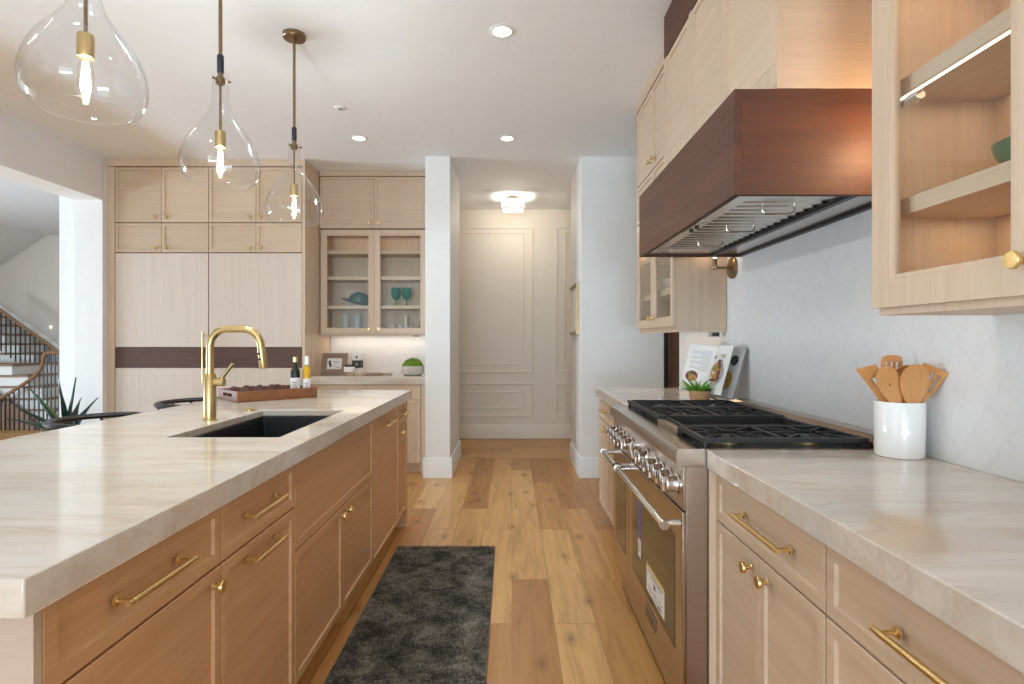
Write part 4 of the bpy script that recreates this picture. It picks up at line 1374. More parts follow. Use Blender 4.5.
def glazed(F, y0, y1, ym, z0, z1, depth, shelves, lab, nm, fr, kx, group, wood_=OAK, xin=0.0, bottom=0.02):
    t = thing(nm, lab, 'cabinet', (F.pos + depth / 2, (y0 + y1) / 2, z0), group)
    m = MB()
    fbox(m, F, y0, y0 + 0.02, -depth, 0, z0, z1)
    fbox(m, F, y1 - 0.02, y1, -depth, 0, z0, z1)
    fbox(m, F, y0 + 0.02, y1 - 0.02, -depth, 0, z0, z0 + bottom)
    fbox(m, F, y0 + 0.02, y1 - 0.02, -depth, 0, z1 - 0.02, z1)
    fbox(m, F, y0 + 0.02, y1 - 0.02, -depth, -depth + 0.012, z0 + bottom, z1 - 0.02)
    m.build('body', wood_['z'], t)
    for zs in shelves:
        fbox(MB(), F, y0 + 0.021, y1 - 0.021, -depth + 0.013, -0.02, zs - 0.04, zs).build('shelf', wood_['y'], t, 0.001)
    for (a, b, k) in ((y0 + 0.003, ym - 0.0015, ym - kx), (ym + 0.0015, y1 - 0.003, ym + kx)):
        o = open_frame(F, a, b, z0 + bottom * 0.9, z1 - 0.004, fr=fr).build('door', wood_['z'], t)
        fbox(MB(), F, a + fr - 0.006, b - fr + 0.006, 0.007, 0.010, z0 + bottom * 0.9 + fr - 0.006, z1 - 0.004 - fr + 0.006).build('pane', PANE, o)
        knob(F, k, z0 + bottom + 0.06, o, r=0.0165)
    return t
t = glazed(FU, UY0, UY1, UM, 1.342, 2.106, UD, (1.86, 1.60), 'glass-fronted oak cabinet on the right wall past the hood', 'glazed_cabinet', 0.06, 0.045, GU)
area('far_shelf_glow', (1.08, UM, 2.08), (1.08, UM, 0), 0.03, 0.8, 4.0, WARM)
tag(MB().box(1.10, 1.12, UY0 + 0.10, UY1 - 0.06, 1.335, 1.3415).build('under_cabinet_light', LEDS, None, loc=(1.11, UM, 1.335)), 'slim light strip under the glass cabinet past the hood', 'light')
MB().box(0.937, 0.952, UY0 + 0.016, UY1, 1.326, 1.3415).box(0.937, XR - 0.012, UY0, UY0 + 0.0155, 1.326, 1.3415).build('light_rail', OAK['y'], t, 0.001)
area('far_strip_glow', (1.11, UM, 1.328), (1.11, UM, 0), 0.03, 0.8, 0.45, WARM)
t = thing('outlet_strip', 'small grey outlet under the glass cabinet past the hood', 'outlet', (1.17, 3.32, 1.32))
MB().box(1.14, 1.19, 3.295, 3.35, 1.300, 1.3415).build('housing', GREYP, t, 0.003)
MB().box(1.146, 1.184, 3.2935, 3.2948, 1.303, 1.322).build('socket_face', BLACK, t)
# bowl and cup inside it
tag(MB().lathe([(0, 0), (0.04, 0), (0.075, 0.035), (0.085, 0.075), (0.081, 0.075), (0.07, 0.038), (0.035, 0.006), (0, 0.006)], (1.05, 3.75, 1.6005), 28).build('white_bowl', CERAM, None, loc=(1.05, 3.75, 1.6)), 'white bowl on the shelf of the glass cabinet past the hood', 'bowl')

# near upper cabinet with glass door
NY0, NY1, NYM = 0.50, 1.466, 0.983
t = glazed(FU, NY0, NY1, NYM, 1.340, 2.62, UD, (2.217, 1.916, 1.622), 'large glass-fronted oak cabinet at the upper right, close to the camera', 'glazed_cabinet', 0.078, 0.042, None, bottom=0.019)
MB().box(0.93, XR - 0.002, NY0, NY1, 2.622, CZ - 0.001).build('crown', OAK['y'], t, 0.001)
# hinge
m = MB()
m.box(0.938, 0.950, 1.335, 1.440, 1.838, 1.852)
m.cyl((0.944, 1.330, 1.845), (0.944, 1.368, 1.845), 0.012, seg=14)
m.build('hinge', CHROME, t, 0.002)
led = MB().box(0.962, 0.970, NY0 + 0.03, NY1 - 0.03, 1.8735, 1.8758).build('led_strip', LEDS, t)
area('near_shelf_glow', (1.10, 1.0, 1.868), (1.10, 1.0, 0), 0.25, 0.8, 0.9, WARM)
area('near_shelf_glow', (1.12, 1.25, 1.572), (1.12, 1.3, 0), 0.12, 0.3, 0.35, WARM)
area('near_shelf_glow', (1.05, 1.0, 2.17), (1.05, 1.0, 0), 0.2, 0.8, 1.2, WARM)
t = thing('serving_bowl', 'sage green dish on the shelf of the near glass cabinet', 'bowl', (1.132, 1.20, 1.622))
MB().lathe([(0, 0), (0.05, 0), (0.05, 0.006), (0.075, 0.02), (0.098, 0.055), (0.104, 0.075), (0.100, 0.075), (0.092, 0.055), (0.07, 0.026), (0, 0.012)], (1.132, 1.20, 1.6225), 36).build('bowl', GREENC, t)

# ------------------------------------------------------------------ wall sconces either side of the hood
def sconce(y, label):
    t = thing('wall_sconce', label, 'sconce', (XR - 0.009, y, 1.678), 'brass sconces either side of the hood')
    xw = XR - 0.009
    MB().lathe([(0.060, 0), (0.060, 0.012), (0.056, 0.016), (0.02, 0.018), (0, 0.018)], (xw, y, 1.678), 36, axis=(-1, 0, 0)).build('back_plate', BRASSD, t)
    MB().cyl((xw - 0.018, y, 1.678), (1.125, y, 1.678), 0.007, seg=14).build('arm', BRASSD, t)
    MB().lathe([(0.0, -0.008), (0.020, -0.008), (0.022, -0.004), (0.022, 0.006), (0.013, 0.01), (0.013, 0.05)], (1.118, y, 1.678), 24).build('socket', BRASSD, t)
    MB().lathe([(0.028, 0.05), (0.036, 0.07), (0.036, 0.17), (0.034, 0.17)], (1.118, y, 1.678), 28, caps=False).build('glass_shade', BLOWN, t)
    MB().lathe([(0.009, 0.051), (0.014, 0.08), (0.012, 0.12), (0, 0.13)], (1.118, y, 1.678), 16).build('bulb', BULBG, t)
sconce(3.175, 'aged brass wall sconce below the far end of the hood')
sconce(1.62, 'aged brass wall sconce between the hood and the near cabinet')
point('sconce_light', (1.118, 1.62, 1.86), 4.0, WARM, 0.012)
point('sconce_light', (1.118, 3.175, 1.80), 1.6, WARM, 0.012)

# ------------------------------------------------------------------ cookbook, plant
def rot_v(v, k, a):
    return Matrix.Rotation(a, 3, k) @ v
t = thing('cookbook', 'open cookbook with food photographs propped beyond the range', 'book', (1.06, 3.17, CT1))
SPN = Vector((1.062, 3.15, 0.985))
lean = Vector((0.28, 0.06, 0.96)).normalized()
dl = Vector((-0.51, 0.86, 0)).normalized()
dr = Vector((0.29, -0.95, 0)).normalized()
dm = Vector((0.08, -0.99, 0)).normalized()
dl = (dl - lean * dl.dot(lean)).normalized()
dr = (dr - lean * dr.dot(lean)).normalized()
dm = (dm - lean * dm.dot(lean)).normalized()
PH, PW = 0.268, 0.205
def leafblk(d, w, th, back, nm, mat, par, off=0.0, h=PH, z0=0.0):
    n = Vector(d).cross(lean)
    n = n if n.dot(Vector((-1, -1, 0))) > 0 else -n
    b = SPN + lean * z0 + n * off
    p = [b, b + d * w, b + d * w - n * th, b - n * th]
    return MB().prism(p, lean * h).build(nm, mat, par, 0.0006), n
o, nl = leafblk(dl, PW, 0.012, 0, 'page_block', PAPER, t)
o2, nr = leafblk(dr, PW, 0.015, 0, 'page_block', PAPERG, t)
leafblk(dl, PW + 0.006, 0.003, 0, 'cover', plain('cover_white', srgb(214, 212, 208), 0.5), t, off=-0.0135, h=PH + 0.008, z0=-0.003)
leafblk(dr, PW + 0.006, 0.003, 0, 'cover', plain('cover_grey', srgb(150, 148, 146), 0.5), t, off=-0.0165, h=PH + 0.008, z0=-0.003)
# standing page, bowed
m = MB()
cols = []
for k in range(9):
    q = k / 8
    d = dm.lerp(dr, 0.0)
    p = SPN + nl * 0.004 + dm * (0.188 * q) + nl * (0.030 * math.sin(PI * q * 0.9)) * 0.6
    cols.append(p)
vs, fs = [], []
for p in cols:
    vs += [p, p + lean * PH, p + lean * PH - nr * 0.0008, p - nr * 0.0008]
for k in range(8):
    for a in range(4):
        b = (a + 1) % 4
        fs.append((k * 4 + a, (k + 1) * 4 + a, (k + 1) * 4 + b, k * 4 + b))
fs += [(0, 1, 2, 3), (35, 34, 33, 32)]
pg = m.add(vs, fs).build('turning_page', PAPER, t)
# prints on the pages
FOODA = plain('food_ochre', srgb(176, 132, 66), 0.6, var=0.4, nscale=60)
FOODB = plain('food_maroon', srgb(112, 52, 44), 0.6, var=0.4, nscale=60)
FOODC = plain('food_green', srgb(120, 132, 70), 0.6, var=0.4, nscale=60)
PLATE = plain('printed_plate', srgb(214, 196, 178), 0.6, var=0.04)
TXT = plain('printed_text', srgb(176, 176, 178), 0.7, var=0.04)
def page_xy(base, d, n, u, v, off):
    return base + d * u + lean * v + n * off
def ell(base, d, n, u, v, ru, rv, mat, par, off, nm='print', a0=0, a1=2 * PI, seg=20):
    pts = [page_xy(base, d, n, u + ru * math.cos(a0 + (a1 - a0) * k / seg), v + rv * math.sin(a0 + (a1 - a0) * k / seg), off) for k in range(seg)]
    return MB().prism(pts, n * 0.0004).build(nm, mat, par, smooth=0)
def lines(base, d, n, rows, mat, par, off):
    m = MB()
    for (u0, u1, v) in rows:
        m.prism([page_xy(base, d, n, u0, v, off), page_xy(base, d, n, u1, v, off), page_xy(base, d, n, u1, v + 0.003, off), page_xy(base, d, n, u0, v + 0.003, off)], n * 0.0003)
    m.build('print', mat, par, smooth=0)
lines(SPN, dl, nl, [(0.03, 0.17 if k % 3 else 0.10, 0.235 - k * 0.0095) for k in range(13)], TXT, o, 0.0004)
ell(SPN, dl, nl, 0.135, 0.085, 0.045, 0.03, FOODB, o, 0.0004)
ell(SPN, dl, nl, 0.125, 0.075, 0.03, 0.018, FOODA, o, 0.0010)
ell(SPN, dl, nl, 0.15, 0.095, 0.014, 0.010, FOODC, o, 0.0016)
nm_ = dm.cross(lean)
nm_ = nm_ if nm_.dot(Vector((-1, 0, 0))) > 0 else -nm_
pb = SPN + nl * 0.004 + nm_ * 0.024
ell(pb, dm, nm_, 0.10, 0.115, 0.070, 0.062, PLATE, pg, 0.0)
ell(pb, dm, nm_, 0.105, 0.125, 0.055, 0.045, FOODA, pg, 0.0006)
for (u, v, ru, rv, mt) in ((0.12, 0.175, 0.018, 0.014, FOODB), (0.135, 0.15, 0.018, 0.014, FOODB), (0.14, 0.115, 0.02, 0.016, FOODB), (0.085, 0.14, 0.02, 0.012, FOODC), (0.08, 0.115, 0.018, 0.010, PLATE), (0.145, 0.09, 0.016, 0.012, FOODB), (0.06, 0.20, 0.008, 0.012, FOODB), (0.10, 0.075, 0.05, 0.008, FOODB)):
    ell(pb, dm, nm_, u, v, ru, rv, mt, pg, 0.0012)
lines(pb, dm, nm_, [(0.11, 0.165, 0.212), (0.11, 0.165, 0.206), (0.12, 0.16, 0.200)], FOODA, pg, 0.0)
ell(SPN, dr, nr, 0.16, 0.20, 0.03, 0.028, CHARC, o2, 0.0005)
ell(SPN, dr, nr, 0.13, 0.09, 0.05, 0.05, FOODA, o2, 0.0005)
lines(SPN, dr, nr, [(0.12, 0.19, 0.15 - k * 0.009) for k in range(3)], TXT, o2, 0.0005)
# easel
t = thing('book_stand', 'small black metal book stand holding the cookbook', 'stand', (1.06, 3.17, CT1))
m = MB()
for d in (dl, dr):
    n = Vector(d).cross(lean)
    n = n if n.dot(Vector((-1, -1, 0))) > 0 else -n
    a = SPN + d * 0.05 - lean * 0.012
    m.tube([a + n * 0.02, a - n * 0.03], 0.004, 8)
    m.tube([a + n * 0.02, Vector((a.x + n.x * 0.02, a.y + n.y * 0.02, CT1 + 0.0045))], 0.004, 8)
    m.tube([a - n * 0.03, Vector((a.x - n.x * 0.045, a.y - n.y * 0.045, CT1 + 0.0045))], 0.004, 8)
m.build('legs_frame', IRON, t)
bb = SPN + (nl + nr).normalized() * -0.036
MB().tube([bb - lean * 0.0, bb + lean * 0.2], 0.005, 8).build('upright', IRON, t)

t = thing('potted_succulent', 'small green spiky plant in a clay pot before the cookbook', 'plant', (1.005, 3.085, CT1))
px_, py_ = 1.005, 3.085
MB().lathe([(0, 0), (0.043, 0), (0.05, 0.03), (0.057, 0.068), (0.058, 0.074), (0.052, 0.074), (0.05, 0.06), (0, 0.06)], (px_, py_, CT1), 32).build('pot', TERRA, t)
m = MB()
for k in range(34):
    a = k * 2.39996
    el = 0.35 + 1.5 * (k / 46)
    leaf_blade(m, (px_ - 0.012 + 0.014 * math.cos(a), py_ + 0.014 * math.sin(a), CT1 + 0.062), (math.cos(a), math.sin(a), el), 0.085 + 0.025 * (k / 46), 0.020, 0.10, 5)
m.build('leaves', LEAF, t)
m = MB()
for k in range(18):
    a = k * 2.39996
    leaf_blade(m, (px_ + 0.032 + 0.010 * math.cos(a), py_ - 0.01 + 0.010 * math.sin(a), CT1 + 0.062), (math.cos(a), math.sin(a), 0.5 + 0.05 * k), 0.04, 0.016, 0.1, 4)
m.build('small_leaves', LEAFD, t)

# ------------------------------------------------------------------ utensil crock
UC = Vector((1.143, 1.70, CT1))
t = thing('utensil_crock', 'tall white ceramic crock holding wooden utensils on the right counter', 'crock', tuple(UC))
MB().lathe([(0, 0), (0.059, 0), (0.063, 0.003), (0.064, 0.010), (0.066, 0.159), (0.0645, 0.162), (0.062, 0.159), (0.060, 0.012), (0, 0.010)], UC, 48).build('crock', CERAM, t)
def blade_obj(name, label, base, tip_dir, length, outline, thick, face, slots=()):
    """flat utensil: handle rod and a head cut to an outline (list of (half width, t)) along tip_dir"""
    b = UC + Vector(base)
    d = Vector(tip_dir).normalized()
    side = Vector(face) - d * Vector(face).dot(d)
    side.normalize()
    nrm = d.cross(side)
    t = thing(name, label, 'utensil', tuple(b), 'wooden utensils in the crock')
    hl = length * 0.52
    MB().tube([b, b + d * hl * 0.6, b + d * (hl + 0.012)], [0.006, 0.0065, 0.008], 10, flat=0.8).build('handle', UTEN['z'], t)
    m = MB()
    hd = length - hl
    def P(s, q, o):
        return b + d * (hl + hd * q) + side * s + nrm * (o)
    n = len(outline)
    # columns of quads, leaving slots open
    cuts = sorted({0.0} | {c for sl in slots for c in sl[:2]})
    xs = [-1.0] + [c for sl in slots for c in (sl[0], sl[1])] + [1.0]
    def halfw(q):
        for i in range(n - 1):
            if outline[i][1] <= q <= outline[i + 1][1]:
                f = (q - outline[i][1]) / max(1e-6, outline[i + 1][1] - outline[i][1])
                return outline[i][0] + (outline[i + 1][0] - outline[i][0]) * f
        return outline[-1][0]
    qs = sorted({o_[1] for o_ in outline} | {s_ for sl in slots for s_ in sl[2:]} | {k / 10 for k in range(11)})
    nx = len(xs)
    grid = {}
    vs = []
    for o_ in (-thick / 2, thick / 2):
        for q in qs:
            for x in xs:
                bow = 0.010 * math.sin(PI * q) 
                grid[(o_, q, x)] = len(vs)
                vs.append(P(x * halfw(q), q, o_ + bow))
    def solid(i, j):
        if i < 0 or j < 0 or i >= nx - 1 or j >= len(qs) - 1:
            return False
        for sl in slots:
            if xs[i] == sl[0] and xs[i + 1] == sl[1] and sl[2] <= qs[j] and qs[j + 1] <= sl[3]:
                return False
        return True
    fs = []
    lo, hi = -thick / 2, thick / 2
    for i in range(nx - 1):
        for j in range(len(qs) - 1):
            if not solid(i, j):
                continue
            A = [(qs[j], xs[i]), (qs[j], xs[i + 1]), (qs[j + 1], xs[i + 1]), (qs[j + 1], xs[i])]
            fs.append(tuple(grid[(hi, q, x)] for q, x in A))
            fs.append(tuple(grid[(lo, q, x)] for q, x in A[::-1]))
            for (di, dj, e0, e1) in ((0, -1, 0, 1), (1, 0, 1, 2), (0, 1, 2, 3), (-1, 0, 3, 0)):
                if not solid(i + di, j + dj):
                    fs.append((grid[(lo,) + A[e0]], grid[(lo,) + A[e1]], grid[(hi,) + A[e1]], grid[(hi,) + A[e0]]))
    m.add(vs, fs).build('head', UTEN['z'], t, 0.0008, smooth=40)
    return t
spat = [(0.008, 0), (0.016, 0.18), (0.024, 0.5), (0.029, 0.85), (0.030, 1.0)]
rnd_ = [(0.008, 0), (0.018, 0.2), (0.029, 0.45), (0.032, 0.65), (0.027, 0.85), (0.016, 0.96), (0.003, 1.0)]
rndb = [(0.008, 0), (0.020, 0.15), (0.034, 0.4), (0.038, 0.62), (0.032, 0.84), (0.018, 0.96), (0.003, 1.0)]
blade_obj('slotted_spatula', 'leftmost wooden spatula in the crock, with one hole', (0.036, -0.005, 0.012), (-0.54, 0.02, 1), 0.285, spat, 0.006, (0.5, -0.85, 0.2), [(-0.25, 0.25, 0.5, 0.7)])
blade_obj('wooden_spatula', 'rounded wooden spatula with a tiny hole, second from the left in the crock', (0.022, -0.035, 0.012), (-0.36, -0.02, 1), 0.270, rnd_, 0.006, (1, -0.1, 0.2), [(-0.06, 0.06, 0.52, 0.58)])
blade_obj('slotted_turner', 'wooden turner with three slots standing upright in the crock', (0.006, 0.03, 0.012), (0.03, 0.08, 1), 0.285, [(0.008, 0), (0.020, 0.2), (0.029, 0.5), (0.030, 0.85), (0.026, 0.96), (0.014, 1.0)], 0.006, (1, -0.15, 0), [(-0.62, -0.38, 0.45, 0.85), (-0.12, 0.12, 0.45, 0.85), (0.38, 0.62, 0.45, 0.85)])
blade_obj('mixing_spoon', 'broad round wooden spoon at the front of the crock', (-0.012, -0.046, 0.012), (0.10, -0.05, 1), 0.262, rndb, 0.008, (1, -0.15, -0.1))
blade_obj('wooden_spoon', 'wooden spoon mostly hidden behind the broad one in the crock', (-0.012, 0.012, 0.012), (0.24, 0.08, 1), 0.262, rndb, 0.008, (1, 0.0, -0.1))
blade_obj('slotted_spatula', 'rightmost square wooden spatula in the crock, with two slots', (-0.010, 0.046, 0.012), (0.27, -0.46, 1), 0.285, [(0.008, 0), (0.018, 0.2), (0.028, 0.5), (0.031, 0.85), (0.032, 1.0)], 0.007, (0.75, -0.65, -0.2), [(-0.1, 0.14, 0.45, 0.88), (0.42, 0.66, 0.45, 0.88)])

# ------------------------------------------------------------------ pendants
def make_pendant():
    x, y = -1.225, 3.24
    t = thing('pendant_lamp', 'clear blown-glass pendant farthest from the camera, by the cabinets', 'lamp', (x, y, CZ), 'glass pendants over the island')
    c = (x, y, 0)
    MB().lathe([(0.0, CZ - 0.0005), (0.062, CZ - 0.0005), (0.062, CZ - 0.022), (0.059, CZ - 0.026), (0.012, CZ - 0.028), (0.012, CZ - 0.04), (0, CZ - 0.04)], c, 40).build('canopy', BRASSD, t)
    MB().cyl((x, y, CZ - 0.038), (x, y, 2.475), 0.0075, seg=16).build('rod', BRASSD, t)
    MB().lathe([(0.011, 2.398), (0.0135, 2.402), (0.0135, 2.472), (0.011, 2.476)], c, 20).build('grip', NAVY, t)
    m = MB()
    m.lathe([(0.014, 2.352), (0.019, 2.356), (0.019, 2.378), (0.013, 2.384), (0.010, 2.398)], c, 24)
    o = m.build('collar', BRASSD, t)
    m = MB()
    for k in range(3):
        a = 0.2 + k * 2 * PI / 3
        d = Vector((math.cos(a), math.sin(a), 0))
        p = Vector((x, y, 2.366))
        m.cyl(p + d * 0.017, p + d * 0.034, 0.003, seg=8)
        m.ball(p + d * 0.036, 0.006, 10, 6)
    m.build('thumb_screw', BRASSD, o)
    MB().cyl((x, y, 2.354), (x, y, 2.155), 0.005, seg=12).build('inner_rod', BRASSD, t)
    MB().lathe([(0.006, 2.158), (0.020, 2.155), (0.0215, 2.150), (0.0215, 2.088), (0.018, 2.086)], c, 24).build('socket', BRASS, t)
    b = MB().lathe([(0.012, 2.086), (0.017, 2.07), (0.021, 2.04), (0.019, 2.005), (0.010, 1.98), (0, 1.975)], c, 20).build('bulb', thin_glass('bulb_glass', (1, 0.97, 0.92, 1), 1.3), t)
    m = MB()
    for k in range(4):
        a = k * PI / 2 + 0.4
        m.tube([(x + 0.005 * math.cos(a), y + 0.005 * math.sin(a), 2.075), (x + 0.009 * math.cos(a), y + 0.009 * math.sin(a), 2.03), (x + 0.004 * math.cos(a), y + 0.004 * math.sin(a), 1.992)], 0.0024, 6)
    m.build('filament', BULB, b)
    ctl = [(0.033, 2.395), (0.031, 2.37), (0.031, 2.33), (0.035, 2.28), (0.050, 2.225), (0.082, 2.175), (0.120, 2.125), (0.145, 2.07), (0.154, 2.02), (0.150, 1.980), (0.136, 1.952), (0.120, 1.938), (0.114, 1.935)]
    prof = []
    for i in range(len(ctl) - 1):
        p0 = ctl[max(0, i - 1)]
        p1, p2 = ctl[i], ctl[i + 1]
        p3 = ctl[min(len(ctl) - 1, i + 2)]
        for k in range(4):
            s_ = k / 4
            prof.append(tuple(0.5 * (2 * p1[j] + (p2[j] - p0[j]) * s_ + (2 * p0[j] - 5 * p1[j] + 4 * p2[j] - p3[j]) * s_ ** 2 + (3 * p1[j] - p0[j] - 3 * p2[j] + p3[j]) * s_ ** 3) for j in (0, 1)))
    prof.append(ctl[-1])
    prof += [(0.112, 1.938)]
    MB().lathe(prof, c, 64, caps=False).build('glass_shade', BLOWN, t, smooth=80)
    return t
p3_ = make_pendant()
p2_ = copy_tree(p3_)
p2_.location = (-1.225, 2.42, CZ)
p2_['label'] = 'clear blown-glass pendant in the middle of the row over the island'
p1_ = copy_tree(p3_)
p1_.location = (-1.225, 1.655, CZ)
p1_['label'] = 'large-looking clear glass pendant nearest the camera, cut by the top edge'
for y in (3.24, 2.42, 1.655):
    point('pendant_glow', (-1.225, y, 2.035), 23.0, LAMP, 0.013)

# ------------------------------------------------------------------ recessed lights, hall light, detector
def downlight(x, y, label):
    t = thing('recessed_light', label, 'light', (x, y, CZ), 'recessed ceiling lights')
    MB().lathe([(0.052, CZ - 0.002), (0.052, CZ - 0.006), (0.07, CZ - 0.005), (0.076, CZ - 0.0005)], (x, y, 0), 36, caps=False).build('trim_ring', WHITE, t)
    MB().lathe([(0, CZ - 0.003), (0.053, CZ - 0.003)], (x, y, 0), 32, caps=False).build('lens', LAMPON, t)
downlight(-0.055, 3.205, 'bright recessed ceiling light nearest the camera, above the aisle')
downlight(-0.04, 4.895, 'recessed ceiling light before the hallway opening')
downlight(-1.30, 4.895, 'recessed ceiling light before the nook cabinets')
t = thing('smoke_detector', 'tiny white ceiling sprinkler cap beside the farthest pendant', 'sprinkler', (-1.27, 4.26, CZ))
MB().lathe([(0.042, CZ - 0.0005), (0.042, CZ - 0.005), (0.036, CZ - 0.008), (0.0, CZ - 0.008)], (-1.27, 4.26, 0), 28).build('cover', WHITE, t)
MB().lathe([(0.016, CZ - 0.0081), (0.014, CZ - 0.014), (0, CZ - 0.014)], (-1.27, 4.26, 0), 20).build('cap', GREYP, t)

hx_, hy_ = 0.01, 6.9
t = thing('ceiling_lamp', 'square fabric flush-mount ceiling lamp glowing in the hallway', 'lamp', (hx_, hy_, CZ))
MB().lathe([(0.065, CZ - 0.0005), (0.065, CZ - 0.018), (0.05, CZ - 0.03), (0.012, CZ - 0.034), (0.012, CZ - 0.05)], (hx_, hy_, 0), 32).build('base', GOLDF, t)
def rsq(r, z, n=6, cr=0.04):
    out = []
    for (sx, sy, a0) in ((1, 1, 0), (-1, 1, PI / 2), (-1, -1, PI), (1, -1, 1.5 * PI)):
        for k in range(n + 1):
            a = a0 + PI / 2 * k / n
            out.append((hx_ + sx * (r - cr) + cr * math.cos(a), hy_ + sy * (r - cr) + cr * math.sin(a), z))
    return out
m = MB()
rr = [rsq(0.138, 2.96), rsq(0.138, 2.838)]
k = len(rr[0])
m.add(rr[0] + rr[1], [(i, (i + 1) % k, k + (i + 1) % k, k + i) for i in range(k)] + [tuple(range(k, 2 * k))])
m.build('shade', SHADE, t)
for z in (2.96, 2.838):
    m = MB()
    a_ = rsq(0.1395, z + 0.003) + rsq(0.1395, z - 0.003) + rsq(0.134, z - 0.003) + rsq(0.134, z + 0.003)
    fs = []
    for q in range(4):
        q2 = (q + 1) % 4
        fs += [(q * k + i, q * k + (i + 1) % k, q2 * k + (i + 1) % k, q2 * k + i) for i in range(k)]
    m.add(a_, fs).build('trim_band', GOLDF, t)
MB().ball((hx_, hy_, 2.826), 0.011, 14, 8).build('finial', GOLDF, t)
point('hall_lamp_glow', (hx_, hy_, 2.93), 13, (1.0, 0.9, 0.76), 0.02)
point('hall_lamp_glow', (hx_, hy_, 2.76), 12, (1.0, 0.88, 0.72), 0.05)

# framed art on the passage wall
t = thing('wall_picture', 'thin gilt-framed picture on the white wall at the hallway corner', 'picture', (0.642, 5.83, 1.6))
m = MB()
zA, zB, yA, yB = 1.34, 1.835, 5.50, 6.12
FPs = FX(0.642, -1)
m = open_frame(FPs, yA, yB, zA, zB, th=0.03, fr=0.03, d0=0.0005)
m.build('frame', GOLDF, t)
fbox(MB(), FPs, yA + 0.028, yB - 0.028, 0.001, 0.012, zA + 0.028, zB - 0.028).build('canvas', PAPER, t)
t = thing('wall_outlet', 'white wall outlet low on the hallway corner wall', 'outlet', (0.642, 5.75, 0.32))
fbox(MB(), FPs, 5.71, 5.79, 0.0003, 0.006, 0.27, 0.39).build('plate', CERAM, t, 0.001)

# ------------------------------------------------------------------ rug
RXa, RXb = -0.705, -0.105
t = thing('runner_rug', 'dark charcoal distressed runner rug on the floor along the island', 'rug', (-0.40, 2.6, 0))
m = MB()
nx_, ny_ = 10, 40
y0, y1 = 1.35, 3.55
gv, gf = [], []
for top in (0, 1):
    for j in range(ny_ + 1):
        for i in range(nx_ + 1):
            q = j / ny_
            x = RXa + 0.012 * (1 - q) + (RXb - RXa) * i / nx_
            z = (0.0075 + 0.0008 * math.sin(i * 2.1 + j * 1.3)) if top else 0.0005
            gv.append((x, y0 + (y1 - y0) * q, z))
N = (nx_ + 1) * (ny_ + 1)
for j in range(ny_):
    for i in range(nx_):
        a = j * (nx_ + 1) + i
        gf.append((N + a, N + a + 1, N + a + nx_ + 2, N + a + nx_ + 1))
        gf.append((a, a + nx_ + 1, a + nx_ + 2, a + 1))
for j in range(ny_):
    for i in (0, nx_):
        a = j * (nx_ + 1) + i
        gf.append((a, a + nx_ + 1, N + a + nx_ + 1, N + a))
for i in range(nx_):
    for j in (0, ny_):
        a = j * (nx_ + 1) + i
        gf.append((a, a + 1, N + a + 1, N + a))
m.add(gv, gf).build('pile', RUG, t)
m = MB()
for k in range(110):
    x = RXa + 0.004 + (RXb - RXa - 0.008) * k / 109
    m.tube([(x, y1 - 0.001, 0.0045), (x + random.uniform(-.004, .004), y1 + random.uniform(0.022, 0.042), 0.002)], 0.0018, 5)
f = m.build('fringe', FRINGE, t)
f['kind'] = 'stuff'
m = MB()
for x in (RXa - 0.001, RXb - 0.003):
    m.tube([(x + 0.014, y0, 0.005), (x + 0.002, y1, 0.005)], 0.0035, 6)
m.build('bound_edge', FRINGE, t)

# ------------------------------------------------------------------ plant in the opening
t = thing('agave_plant', 'dark spiky agave plant by the opening to the stair hall', 'plant', (-3.88, 5.02, 0))
ax_, ay_ = -3.88, 5.02
MB().lathe([(0, 0), (0.11, 0), (0.14, 0.25), (0.16, 0.46), (0.148, 0.46), (0.14, 0.42), (0, 0.42)], (ax_, ay_, 0), 32).build('planter', CONC, t)
MB().lathe([(0, 0.43), (0.141, 0.421)], (ax_, ay_, 0), 24, caps=False).build('soil', SOIL, t)
ag = lambda q: (0.6 + 0.4 * math.sin(PI * min(1, q * 1.4))) * (1 - q ** 2)
for k, (dx, dy, dz, L, mat, bend) in enumerate([(-0.9, -0.1, 1.0, 0.52, AGAVE, 0.22), (-0.65, 0.1, 1.05, 0.60, AGAVEB, 0.15), (-0.5, -0.2, 1.1, 0.58, AGAVE, 0.08), (-0.15, 0, 1.2, 0.56, AGAVE, 0.03), (0.08, 0.1, 1.2, 0.55, AGAVE, 0.02),
                                              (-1.1, 0.2, 0.75, 0.5, AGAVE, 0.25), (0.5, -0.3, 1.0, 0.5, AGAVE, 0.1), (-0.3, -0.8, 1.0, 0.5, AGAVE, 0.15), (0.1, 0.7, 1.0, 0.5, AGAVE, 0.15), (-0.8, -0.5, 0.8, 0.48, AGAVE, 0.2)]):
    m = MB()
    leaf_blade(m, (ax_ + 0.02 * dx, ay_ + 0.02 * dy, 0.42), (dx, dy, dz), L, 0.092, bend, 10, 0.003, ag)
    m.build('leaf', mat, t)

